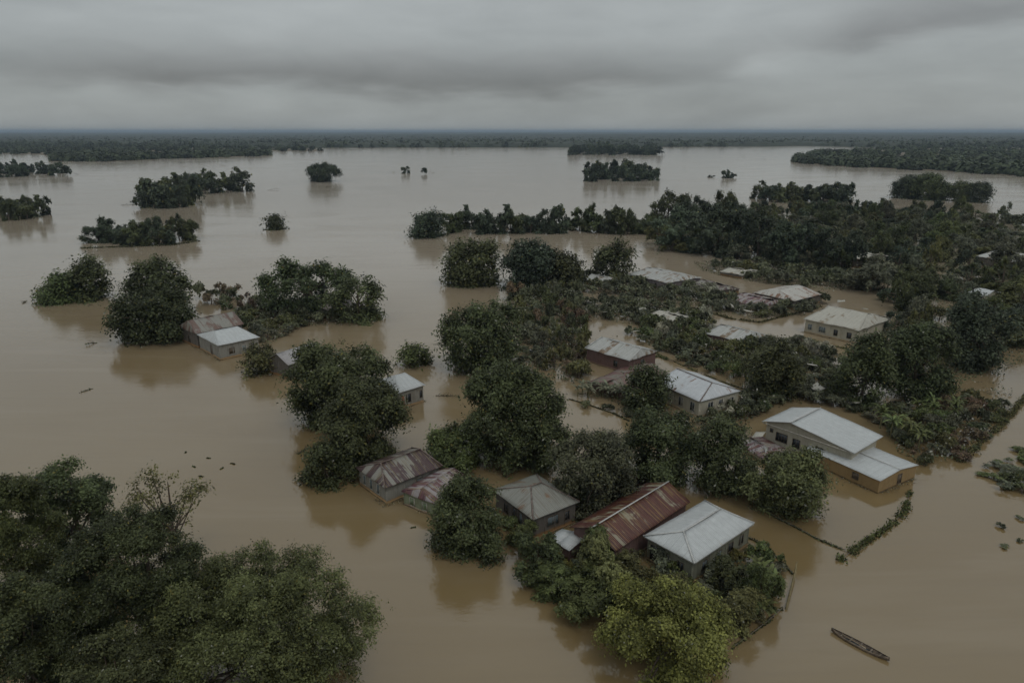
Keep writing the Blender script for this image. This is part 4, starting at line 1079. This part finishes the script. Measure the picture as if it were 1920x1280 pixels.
bed([(935, 985), (1000, 985), (1060, 975), (1050, 1000), (980, 1010)], 1.8, (0.7, 1.2), (0.7, 1.3), 17, "shrub beside the dark walls of the hipped grey house", "shrubs by the hipped grey house", pals=('green', 'yellow'))
bed([(1055, 925), (1110, 900), (1200, 905), (1150, 935), (1080, 965)], 2.1, (1.0, 1.7), (1.0, 2.4), 18, "grey shrub between the hipped grey roof and deep red roof", "grey shrubs between two roofs", pals=('grey', 'dark', 'brown'))
bed([(1855, 885), (1930, 850), (1980, 880), (1960, 935), (1885, 925)], 2.0, (1.2, 2.0), (0.5, 1.2), 19, "half drowned shrub at the right edge of the photo", "drowned shrubs at the right edge", kinds=('bush', 'thin'), pals=('green', 'dark', 'grey'))
bed([(1855, 980), (1930, 970), (1940, 1030), (1880, 1025)], 2.0, (0.35, 0.7), (0.15, 0.4), 20, "floating tuft of leaves at the lower right edge", "floating tufts at the right edge", kinds=('thin',), pals=('dark', 'green'), trunk=False)

# ---- trees of the wood
WOOD = [(1222, 470), (1225, 430), (1320, 405), (1480, 402), (1700, 398), (1960, 420), (2060, 560), (1990, 650), (1900, 668), (1800, 700), (1700, 700), (1625, 640), (1690, 600), (1660, 560), (1560, 520), (1450, 492), (1330, 484), (1250, 478)]
scatter(WOOD, 6.6, (2.6, 5.4), (3.5, 9.5), ('mid', 'mid', 'open', 'open'), ('dark', 'blue', 'olive', 'green', 'grey', 'dark'), "tree in the crowded wood covering the right side of the village", 'tree', "trees of the village wood", 'tree', seed=30, clear=0.6, n_max=190)
scatter(WOOD, 5.2, (2.0, 3.2), (2.2, 4.5), ('bush', 'open', 'bush'), ('dark', 'olive', 'grey', 'blue'), "understorey shrub in the crowded village wood", 'shrub', "understorey of the village wood", 'shrub', seed=31, clear=0.05, n_max=190)
for (a, b_, yt, yb) in ((1222, 1285, 352, 425), (1268, 1330, 368, 432), (1330, 1385, 360, 428), (1230, 1330, 395, 468), (1300, 1400, 392, 478), (1380, 1470, 400, 485), (1440, 1540, 415, 500), (1345, 1420, 378, 440), (1530, 1620, 425, 510)):
    c, rr_, hh = fit(a, b_, yt, yb)
    pl = 'blue' if rng.random() < .6 else 'dark'
    grow('mid', c, rr_, hh, pl, describe(c, rr_, hh, 'mid', pl, 'front tree', 6), 'tree', "tall trees fronting the channel")
# long tree line above the village
xs = np.linspace(848, 1215, 21)
for i, x in enumerate(xs):
    wd = rng.uniform(30, 48); yt = 396 + rng.uniform(-8, 12); yb = 425 + rng.uniform(0, 10) + (4 if x > 900 else 0)
    c, rr_, hh = fit(x - wd / 2, x + wd / 2, yt, yb)
    grow('far' if i % 2 else 'mid', c, rr_, hh, 'blue' if rng.random() < .5 else 'dark', "tree %d%s from the left in the long straight line above the village" % (i + 1, {1: 'st', 2: 'nd', 3: 'rd', 21: 'st'}.get(i + 1, 'th')), 'tree', "long tree line above the village")
bed([(840, 432), (1210, 436), (1210, 428), (840, 424)], 5.0, (2.0, 3.2), (1.8, 3.2), 40, "shrub under the long straight tree line", "shrubs under the long tree line", kinds=('far', 'thin'), pals=('grey', 'dark', 'pale'))

# ---- islands of trees farther off: (boxes of the group, count, tree width, tree height px)
ORD = ['leftmost', 'second from left', 'third from left', 'fourth from left', 'fifth from left', 'sixth from left', 'seventh from left', 'eighth from left']
def grove(base, n, wpx, hpx, label, group, pals=('blue', 'dark'), kinds=('far',), seed=0, name='tree'):
    g = np.random.default_rng(seed + 500)
    base = np.array(base, float)          # outline of the trunks' feet in the picture
    lo, hi = base.min(0), base.max(0); k = 0; guard = 0; got = []
    while k < n and guard < 6000:
        guard += 1
        p = g.uniform(lo, hi)
        if not in_poly([p], base)[0]: continue
        if any(abs(p[0] - q[0]) < wpx * 0.42 * (1 - guard / 6000) and abs(p[1] - q[1]) < hpx * .3 for q in got): continue
        got.append(p); k += 1
    got.sort(key=lambda q: q[0])
    for i, p in enumerate(got):
        wv = wpx * g.uniform(.8, 1.3); hv = hpx * g.uniform(.75, 1.2)
        c, rr_, hh = fit(p[0] - wv / 2, p[0] + wv / 2, p[1] - hv, p[1])
        f = i / max(1, n - 1)
        if n == 1: lb = label
        elif n <= 8: lb = label.replace('tree', ORD[i] + ' tree', 1)
        else:
            where = 'at the left end' if f < .2 else 'left of centre' if f < .4 else 'at the centre' if f < .6 else 'right of centre' if f < .8 else 'at the right end'
            fb = 'front' if p[1] > np.median([q[1] for q in got]) else 'back'
            lb = label.replace('tree', '%s %s tree %s' % ('taller' if hv > hpx else 'lower', fb, where), 1)
        grow(kinds[int(g.integers(len(kinds)))], c, rr_, hh, pals[int(g.integers(len(pals)))], lb, 'tree', group, name)
grove([(1062, 291), (1235, 291), (1225, 283), (1075, 283)], 44, 17, 13, "tree crowded on the far oval island near the horizon", "trees of the far oval island", seed=1)
grove([(1104, 340), (1230, 340), (1222, 332), (1115, 332)], 26, 24, 25, "tree on the short oval island in mid lake", "trees of the mid lake oval island", seed=2)
hero(575, 639, 306, 340, 71, 0, 0, 'blue', "single domed tree alone in the upper lake")
grove([(760, 327), (772, 327), (772, 325), (760, 325)], 1, 15, 11, "tiny tree in the far lake, left one of two specks", None, seed=4)
grove([(787, 327), (797, 327), (797, 325), (787, 325)], 1, 15, 10, "tiny tree in the far lake, right one of two specks", None, seed=5)
hero(500, 530, 405, 430, 72, 0, 0, 'dark', "small dark lone tree in open water between the left islands", even=.6)
grove([(1352, 336), (1380, 336), (1378, 333), (1355, 333)], 3, 14, 12, "small tree on the speck island right of the oval island", "trees of the speck island", seed=7)
grove([(1322, 334), (1336, 334), (1334, 332), (1324, 332)], 1, 10, 5, "faint low bush in the water left of the speck island", None, seed=8)
grove([(1424, 372), (1440, 379), (1596, 381), (1590, 372)], 20, 30, 28, "tree on the long low right island", "trees of the long low island", seed=9)
hero(1675, 1735, 328, 371, 73, 0, 0, 'blue', "leftmost rounded tree of the tall right island clump")
hero(1705, 1780, 324, 374, 74, 0, 0, 'dark', "tallest rounded tree of the tall right island clump")
hero(1745, 1782, 342, 375, 76, 0, 0, 'dark', "low tree at the right foot of the tall right island clump")
hero(1782, 1828, 341, 377, 77, 0, 0, 'dark', "left rounded tree of the smaller far right island")
hero(1815, 1862, 343, 379, 78, 0, 0, 'blue', "right rounded tree of the smaller far right island")
grove([(262, 390), (350, 391), (358, 382), (270, 378)], 11, 38, 38, "tree on the left island's near part", "trees of the left island near part", seed=12, kinds=('mid', 'far'))
grove([(330, 364), (460, 363), (452, 354), (320, 352)], 15, 32, 30, "tree on the left island's far part", "trees of the left island far part", seed=13, kinds=('far', 'open'))
grove([(170, 464), (360, 456), (350, 444), (185, 452)], 15, 42, 40, "tree on the low left island", "trees of the low left island", seed=14, kinds=('mid', 'open'))
grove([(-40, 420), (90, 407), (80, 396), (-40, 400)], 12, 38, 38, "tree on the lower left edge island", "trees of the lower left edge island", seed=15, kinds=('mid', 'far'))
grove([(-40, 333), (125, 330), (118, 323), (-40, 322)], 24, 22, 20, "tree on the upper left edge island", "trees of the upper left edge island", seed=16)

flush('tree', 250, 'distant_trees', "smallest trees crowded on the distant islands and in the depth of the wood", 'trees', (0.046, 0.062, 0.036), 'far')
flush('shrub', 292, 'undergrowth_shrubs', "mass of small shrubs filling the flooded gardens and the wood floor", 'shrubs', (0.088, 0.094, 0.052), 'small')

# ---- far banks: woods that read as one mass
def mass(name, polys, n, hgt, seed, label, leaf=60, holes=(), far=False):
    g = np.random.default_rng(seed)
    pts = []
    for poly, k in zip(polys, n):
        P = np.array(poly, float); lo, hi = P.min(0), P.max(0)
        c = g.uniform(lo, hi, (k * 8, 2)); c = c[in_poly(c, P)]
        for h in holes: c = c[~in_poly(c, h)]
        pts.append(c[:k])
    pts = np.concatenate(pts)
    gp = Gn(pts)
    k = len(gp)
    Hh = g.uniform(*hgt, k); Rr = Hh * g.uniform(.55, .8, k)
    d = rdir(k * leaf, g).reshape(k, leaf, 3); d[:, :, 2] = np.abs(d[:, :, 2]) * 0.9 + .05
    rad = g.uniform(.7, 1.12, (k, leaf, 1))
    C = d * rad * np.stack([Rr, Rr, Hh], 1)[:, None, :] + gp[:, None, :]
    N = d + g.normal(size=d.shape) * 0.35; N[..., 2] += .3; N /= np.linalg.norm(N, axis=2)[..., None]
    C = C.reshape(-1, 3); N = N.reshape(-1, 3)
    size = np.repeat(Rr, leaf)[:, None] * 0.62
    A = rdir(len(C), g); A -= N * (A * N).sum(1)[:, None]; A /= np.linalg.norm(A, axis=1)[:, None]; B = np.cross(N, A)
    V = np.stack([C - A * size * .5, C + B * size * .4, C + A * size * .5, C - B * size * .4], 1).reshape(-1, 3)
    V[:, 2] = np.maximum(V[:, 2], 0.02)
    tint = np.clip(np.repeat(g.random(k), leaf) * .7 + g.random(len(C)) * .3, 0, .94)
    o = put(bpy.data.objects.new(name, fast_mesh(name, V, np.arange(len(V)).reshape(-1, 4), M_leaf, tint=tint)))
    o.color = (0.05, 0.064, 0.034, 1)
    tag(o, label, 'forest', kind='stuff')
def shrink(poly, dy): return [(x, y - dy if y > 285 else y) for x, y in poly]
mass('right_wood', [BANK_R, [(1490, 303), (1530, 307), (1600, 312), (1760, 319), (1925, 329), (1925, 320), (1700, 308), (1500, 298)]], (2600, 500), (6.5, 11), 3, "dense wood on the low bank at upper right, cut by the right edge", leaf=70)
mass('left_wood', [BANK_L, [(95, 302), (200, 302.5), (290, 299), (500, 291.5), (500, 288), (290, 294), (100, 298)]], (2000, 350), (6.5, 11), 4, "broken wood with pale flooded gaps on the far left bank", leaf=60, holes=HOLES)
far_edge = [(-300, 276), (430, 276), (600, 277.3), (1040, 276.6), (1440, 275), (1500, 273.6), (1560, 274.8), (1650, 277.3), (2300, 277.3), (2300, 258), (-300, 258)]
mass('far_wood', [far_edge], (9000,), (8, 16), 5, "tree tops of the forest along the far shore of the lake", leaf=34)

# ------------------------------------------------------------------ undergrowth and drowned weeds in the village (nobody could count it)
def weeds(name, polys, dens, size, zmax, seed, color, label, thr=0.45, fs=0.35):
    g = np.random.default_rng(seed); Cs = []
    for poly in polys:
        gp = np.array(gpoly(poly)); lo, hi = gp.min(0), gp.max(0)
        n = int((hi - lo).prod() * dens); c = g.uniform(lo, hi, (n, 2)); c = c[in_poly(c, gp)]
        nz = vnoise(c[:, 0] * fs, c[:, 1] * fs, seed) * .65 + vnoise(c[:, 0] * fs * 3, c[:, 1] * fs * 3, seed + 2) * .35
        keep = nz > thr; c = c[keep]; nz = nz[keep]
        for f in FOOT:
            c2 = in_poly(c, f); c = c[~c2]; nz = nz[~c2]
        z = g.random(len(c)) * zmax * np.clip((nz - thr) * 5, .15, 1)
        Cs.append(np.stack([c[:, 0], c[:, 1], z + 0.01], 1))
    C = np.concatenate(Cs)
    N = g.normal(size=C.shape) * .5; N[:, 2] += .9; N /= np.linalg.norm(N, axis=1)[:, None]
    V, F = leaves_geo(C, N, size, g, .5)
    tint = np.clip(vnoise(C[:, 0] * .5, C[:, 1] * .5, 9) * .6 + g.random(len(C)) * .4, 0, .99)
    o = put(bpy.data.objects.new(name, fast_mesh(name, V, F, M_leaf, tint=tint)))
    o.color = (*color, 1); tag(o, label, 'weeds', kind='stuff')
    print('WEEDS', name, len(C))
VIL = [
 [(1195, 590), (1330, 588), (1350, 640), (1440, 655), (1530, 670), (1590, 720), (1570, 765), (1420, 740), (1330, 695), (1205, 645)],
 [(1065, 560), (1190, 556), (1300, 590), (1312, 610), (1200, 612), (1090, 595)],
 [(1065, 518), (1178, 522), (1310, 540), (1440, 570), (1550, 560), (1510, 592), (1420, 600), (1285, 578), (1170, 560), (1070, 552)],
 [(1300, 490), (1540, 495), (1660, 520), (1660, 548), (1540, 545), (1400, 528), (1310, 508)],
 [(940, 560), (1090, 540), (1100, 600), (1110, 700), (1090, 730), (1000, 690), (880, 720), (870, 690), (960, 640)],
 [(1064, 735), (1250, 745), (1300, 770), (1420, 738), (1500, 735), (1480, 756), (1400, 795), (1320, 808), (1250, 785), (1190, 765)],
 [(1630, 765), (1760, 725), (1900, 735), (1880, 785), (1798, 868), (1725, 876), (1680, 845), (1665, 815)],
 [(1390, 860), (1440, 870), (1530, 945), (1500, 975), (1420, 955), (1390, 920)],
 [(965, 1040), (1060, 1000), (1180, 1040), (1300, 1085), (1400, 1030), (1465, 1070), (1470, 1120), (1400, 1185), (1260, 1220), (1130, 1165), (1030, 1110)],
 [(1045, 950), (1110, 900), (1210, 900), (1160, 935), (1080, 975)],
 [(430, 600), (500, 570), (560, 585), (720, 585), (700, 602), (560, 615), (510, 645), (480, 630)],
 [(1228, 480), (1290, 455), (1600, 480), (1700, 560), (1650, 640), (1590, 700), (1800, 720), (1990, 660), (2000, 420), (1250, 420)],
]
weeds('undergrowth', VIL, 5.0, 0.42, 0.9, 5, (0.070, 0.080, 0.040), "tangled undergrowth and drowned weeds in the village gardens", 0.40)
weeds('dry_scrub', VIL[:7] + VIL[9:11], 2.2, 0.36, 3.0, 8, (0.27, 0.255, 0.22), "pale dry twigs and torn litter caught in the gardens", 0.48, 0.6)
weeds('floating_weeds', [[(1060, 595), (1320, 640), (1500, 740), (1300, 700), (1100, 640)], [(140, 310), (400, 300), (380, 318), (150, 322)], [(1225, 470), (1400, 500), (1330, 510), (1230, 490)], [(1780, 660), (1930, 650), (1930, 760), (1850, 760), (1760, 720)], [(400, 640), (540, 620), (540, 632), (420, 655)], [(40, 575), (200, 560), (210, 575), (60, 590)], [(200, 630), (270, 625), (260, 645), (200, 645)]],
      0.8, 0.45, 0.10, 12, (0.06, 0.065, 0.035), "thin mats of weed floating on the flood water", 0.62, 0.25)

# trapped litter along the waterlines of the houses
gl = np.random.default_rng(41); Cs = []
for f in FOOT:
    f = np.array(f)
    for a, b_ in zip(f, np.roll(f, -1, axis=0)):
        L = np.linalg.norm(b_ - a); n = int(L * 26); t_ = gl.random(n); q = a + (b_ - a) * t_[:, None]
        out_ = q - f.mean(0); out_ /= np.linalg.norm(out_, axis=1)[:, None]
        nz = vnoise(t_ * L * .5 + a[0], t_ * 0 + a[1], 4); q = q + out_ * (np.abs(gl.normal(size=n)) * .5 * nz - .25)[:, None]
        Cs.append(np.stack([q[:, 0], q[:, 1], gl.random(n) * .1 + .015], 1)[nz > .5])
C = np.concatenate(Cs); N = gl.normal(size=C.shape) * .3; N[:, 2] += 1; N /= np.linalg.norm(N, axis=1)[:, None]
V, F = leaves_geo(C, N, 0.22, gl, .45)
o = put(bpy.data.objects.new('trapped_litter', fast_mesh('trapped_litter', V, F, M_leaf, tint=gl.random(len(C)))))
o.color = (0.13, 0.11, 0.07, 1); tag(o, "leaves and litter trapped along the waterline of the houses", 'litter', kind='stuff')

# ------------------------------------------------------------------ hedges, fences, poles, snags
def hedge(pts_px, wd, hg, label, dens=60, pal='green', seed=0, post=2.5, size=0.28, gap=0.0, cat='hedge', name='hedge'):
    g = np.random.default_rng(seed + 900)
    P = [G(*p)[:2] for p in pts_px]; c0 = P[0]
    root = empty(name, (c0[0], c0[1], 0)); tag(root, label, cat)
    Cs = []; fi = 0
    posts = []
    for a, b_ in zip(P[:-1], P[1:]):
        L = np.linalg.norm(b_ - a); n = int(L * dens); t_ = g.random(n); dr = (b_ - a) / L; sd = np.array([-dr[1], dr[0]])
        hh = 0.35 + 0.65 * vnoise(t_ * L * .45 + fi * 7, t_ * 0 + seed, seed)
        keep = vnoise(t_ * L * .7 + fi * 3, t_ * 0 + 4 + seed, seed + 1) > gap
        q = a + dr * (t_ * L)[:, None] + sd * (g.normal(size=n) * wd * .35 * hh)[:, None]
        z = np.abs(g.normal(size=n)) * .5 * hg * hh
        Cs.append(np.stack([q[:, 0] - c0[0], q[:, 1] - c0[1], np.minimum(z, hg * 1.3)], 1)[keep]); fi += 1
        for k in range(max(1, int(L / post))): posts.append(a + dr * (k + .3) * post)
    C = np.concatenate(Cs); N = g.normal(size=C.shape); N[:, 2] += .8; N /= np.linalg.norm(N, axis=1)[:, None]
    V, F = leaves_geo(C, N, size, g)
    o = put(bpy.data.objects.new('foliage', fast_mesh('foliage', V, F, M_leaf, tint=g.random(len(C)) * .97)), root); o.color = (*PAL[pal], 1)
    for q in posts[:60]:
        m = MB(); x, y = q[0] - c0[0], q[1] - c0[1]; h_ = hg * .55 + g.uniform(0, .35)
        m.tube([(x, y, -1.2), (x + g.uniform(-.05, .05), y, h_)], [.05, .04], 5)
        m.build('post', M_dead, root)
    for i, (a, b_) in enumerate(zip(P[:-1], P[1:])):
        m = MB(); m.bar((a[0]-c0[0], a[1]-c0[1], .14), (b_[0]-c0[0], b_[1]-c0[1], .12), .07, .05); m.build('rail', M_dead, root)
hedge([(1572, 1052), (1625, 1015), (1672, 985), (1698, 958), (1706, 922)], 0.85, 0.6, "leafy hedge running diagonally in open water right of the near plot", 90, 'green', 1, gap=.3)
hedge([(1438, 962), (1490, 988), (1535, 1012), (1585, 1032)], 0.35, 0.22, "nearly drowned fence line meeting the diagonal hedge", 45, 'dark', 2, gap=.2)
hedge([(1398, 1006), (1432, 1022), (1462, 1050), (1486, 1076)], 0.35, 0.28, "short dark fence from the white hipped house to the leaning pole", 60, 'dark', 3, gap=.25)
hedge([(1372, 1216), (1410, 1188), (1440, 1165), (1468, 1140)], 0.25, 0.16, "drowned fence line below the orchard near the bamboo pole", 40, 'dark', 4, gap=.3)
hedge([(1066, 748), (1100, 758), (1150, 775), (1180, 790)], 0.3, 0.20, "drowned fence line below the banana row", 50, 'dark', 5, gap=.1)
hedge([(1795, 866), (1840, 830), (1875, 800), (1915, 755), (1930, 735)], 1.1, 0.9, "ragged hedge along the right edge of the tangled strip", 90, 'olive', 6, gap=.1)
hedge([(1215, 655), (1290, 690), (1370, 722), (1425, 738)], 0.5, 0.25, "low growth along the lower side of the main canal", 50, 'olive', 7, gap=.2)
hedge([(1145, 660), (1190, 680), (1235, 668), (1262, 680)], 0.8, 0.6, "hedge around the foot of the brick red house", 90, 'green', 8, gap=.1)
hedge([(1290, 575), (1370, 598), (1425, 605), (1540, 575)], 0.9, 0.6, "hedge along the upper canal in front of the far roofs", 60, 'olive', 9, gap=.1, size=.35)
hedge([(1500, 632), (1545, 645), (1590, 655)], 0.7, 0.35, "mossy kerb of plants under the far cream house", 70, 'olive', 10, gap=.05, size=.3)
hedge([(150, 466), (240, 463), (320, 460), (375, 452)], 1.2, 0.7, "drowned bank of weeds under the low left island", 30, 'dark', 11, size=.5, post=40)
hedge([(560, 606), (620, 600), (700, 590), (722, 584)], 0.6, 0.3, "thin drowned fence along the left islet shore", 40, 'dark', 12, gap=.2, size=.35)

def stick(name, pts, rad, label, cat, mat=M_dead, leaves=0, pal='dark'):
    P = np.array(pts); c = P[0].copy(); c[2] = 0
    root = empty(name, tuple(c)); tag(root, label, cat)
    m = MB(); m.tube(P - c, rad, 6); m.build('stem', mat, root, smooth=True)
    return root, P - c
a = G(1474, 1142); b_ = G(1490, 1080)
stick('pole', [(a[0], a[1], -0.8), (a[0], a[1], 0.15), (b_[0], b_[1], 0.5), (b_[0] + .25, b_[1] + .5, 1.3)], [.11, .11, .10, .05], "long bamboo pole leaning out of the water right of the orchard", 'pole', simple('bamboo', (0.20, 0.16, 0.08)))
WORDS = 'first second third fourth fifth sixth seventh eighth ninth tenth eleventh twelfth thirteenth fourteenth fifteenth sixteenth seventeenth'.split()
def snag(px, py, L, seed, label, n=9, group=None):
    g = random.Random(seed); c = G(px, py); root = empty('snag', (c[0], c[1], 0), g.uniform(0, 6.28)); tag(root, label, 'branch', group)
    m = MB(); q = Vector((0, 0, -.15)); d = Vector((1, 0, .22)); main = [q]
    for i in range(5): q = q + d * L / 5; d = (d + Vector((0, g.uniform(-.3, .3), g.uniform(-.25, .15)))).normalized(); main.append(q)
    m.tube(main, [.09, .08, .06, .05, .03, .015], 5)
    for i in range(n):
        s = main[g.randint(1, 4)]; e = s + Vector((g.uniform(-.5, 1), g.uniform(-1, 1), g.uniform(-.1, .8))) * L * .3
        m.tube([s, s.lerp(e, .5) + Vector((0, 0, .05)), e], [.035, .025, .01], 4)
    m.build('branches', M_bark, root, smooth=True)
    gg = np.random.default_rng(seed); k = 70
    C = np.array([main[gg.integers(1, 6)] for _ in range(k)]) + gg.normal(size=(k, 3)) * np.array([.3, .3, .12]) * L * .25; C[:, 2] = np.maximum(C[:, 2], .02)
    N = gg.normal(size=C.shape); N[:, 2] += 1; N /= np.linalg.norm(N, axis=1)[:, None]
    V, F = leaves_geo(C, N, .22, gg); o = put(bpy.data.objects.new('twigs', fast_mesh('twigs', V, F, M_leaf, tint=gg.random(k) * .9)), root); o.color = (*PAL['dark'], 1)
snag(552, 853, 2.2, 1, "dark snag floating left of the small round bush tree")
snag(812, 741, 3.6, 2, "broken branch trailing from the pale blue white roofed house")
snag(790, 674, 2.6, 3, "thin branch between the small spiky bush tree and village")
snag(150, 737, 2.0, 4, "lone twig drifting in open water at left")
snag(185, 642, 2.6, 5, "drowned branch left of the broad bushy tree", 12)
snag(50, 564, 3.0, 6, "low branch trailing left of the paired trees")
snag(235, 640, 3.6, 7, "long branch lying in water below the broad bushy tree", 10)
TW = ((388, 858), (412, 880), (372, 892), (432, 868), (350, 846), (366, 876), (1545, 925), (985, 950), (770, 990), (940, 985), (668, 905))
for i, (x, y) in enumerate(TW):
    snag(x, y, 0.5 + .08 * (i % 4), 20 + i, "small twigs afloat, %s from the left of the small floating clumps" % WORDS[sorted(q[0] for q in TW).index(x)], 6, "small floating twigs")
DW = ((420, 311), (300, 316), (215, 318), (150, 327), (610, 351), (500, 357), (1010, 292), (1160, 260), (1398, 294), (1435, 300), (740, 324), (816, 324), (700, 296), (760, 285), (880, 290), (350, 312), (225, 385))
for i, (x, y) in enumerate(DW):
    snag(x, y, 6 + (i % 3) * 2, 50 + i, "driftwood speck in the upper lake, %s from the left" % WORDS[sorted(q[0] for q in DW).index(x)], 8, "driftwood specks of the upper lake")

# ------------------------------------------------------------------ torn roof sheets and scraps
def sheet(px, py, z, w_, l_, label, group, seed, mat, z0=0.25):
    g = random.Random(seed); c = G(px, py)
    m = MB(); tx, ty = g.uniform(-.25, .25), g.uniform(-.2, .2)
    p = [(-w_/2, -l_/2, -tx*w_ - ty*l_), (w_/2, -l_/2, tx*w_ - ty*l_), (w_/2, l_/2, tx*w_ + ty*l_), (-w_/2, l_/2, -tx*w_ + ty*l_)]
    grid_patch(m, *p, seed, 0.35, 0.03, 0.4)
    o = m.build('roof_sheet', mat); o.location = (c[0], c[1], z + z0); o.rotation_euler = (0, 0, g.uniform(0, 3.1)); tag(o, label, 'roof sheet', group)
scr = [(1150, 572), (1178, 590), (1205, 598), (1230, 584), (1262, 592), (1130, 600), (1168, 600), (1290, 598), (1085, 556), (1110, 520), (1140, 524), (1368, 505), (1340, 512), (1500, 512), (1520, 517), (1388, 560), (1372, 585), (1400, 600),
       (1545, 660), (1560, 680), (1520, 705), (1600, 690), (1500, 740), (1530, 748), (1580, 752), (1600, 770), (1420, 840), (1440, 858), (1050, 640), (985, 640), (1000, 665), (960, 690), (1190, 640), (1205, 646), (860, 600), (930, 690), (1430, 400), (1500, 412), (1560, 420), (1640, 402),
       (905, 870), (875, 872), (1100, 905), (1115, 925), (960, 965), (1012, 986), (1620, 590), (1575, 580)]
for i, (x, y) in enumerate(scr):
    sheet(x, y, 0.55 + .6 * ((i * 7) % 3), .7 + .3 * (i % 4), 1.0 + .35 * (i % 3), ("%s torn sheet " % ('dirty cream' if i % 3 else 'patchy grey')) + describe(G(x, y), 1, 1, 'bush', 'grey', 'X', 1).split(' X ')[1], "torn sheets in the gardens", 300 + i, RM_dirty if i % 3 else RM_patch)
WP = ((905, 427), (890, 420), (1108, 424), (1125, 428), (1146, 428), (1150, 432), (1190, 434), (1010, 428), (1135, 420), (862, 430))
for i, (x, y) in enumerate(WP):
    sheet(x, y, 0.8, 3.0, 2.4, "white wreck piece under the long tree line, %s from the left" % WORDS[sorted(q[0] for q in WP).index(x)], "white pieces under the long tree line", 400 + i, RM_white, 1.0)

# ------------------------------------------------------------------ air
m = bpy.data.materials.new("haze_air"); m.use_nodes = True; t = NT(m.node_tree); t.n.clear()
vp = t.new('ShaderNodeVolumePrincipled'); vo = t.new('ShaderNodeOutputMaterial')
vp.inputs['Color'].default_value = (0.50, 0.62, 0.75, 1)
vp.inputs['Density'].default_value = 0.00011
vp.inputs['Anisotropy'].default_value = 0.0
t.link(vp.outputs[0], vo.inputs['Volume'])
mb = MB(); mb.box((0, 0, 30), (64000, 64000, 70)); hz = mb.build('haze', m); hz['kind'] = 'stuff'; hz['label'] = "thin bluish haze over the flooded plain"


dup = {}
for o_ in bpy.data.objects:
    if o_.get('label') and o_.get('category'): dup.setdefault(o_['label'], []).append(o_)
for lb, os_ in dup.items():
    if 1 < len(os_) <= 3:
        os_.sort(key=lambda o_: proj([o_.location[0], o_.location[1], 0])[0])
        for o_, w_ in zip(os_, ['left', 'right'] if len(os_) == 2 else ['left', 'middle', 'right']): o_['label'] = w_ + ' ' + lb
for o_ in bpy.data.objects:
    if o_.get('label') and len(o_['label'].split()) > 16: print('LONG', o_['label'])
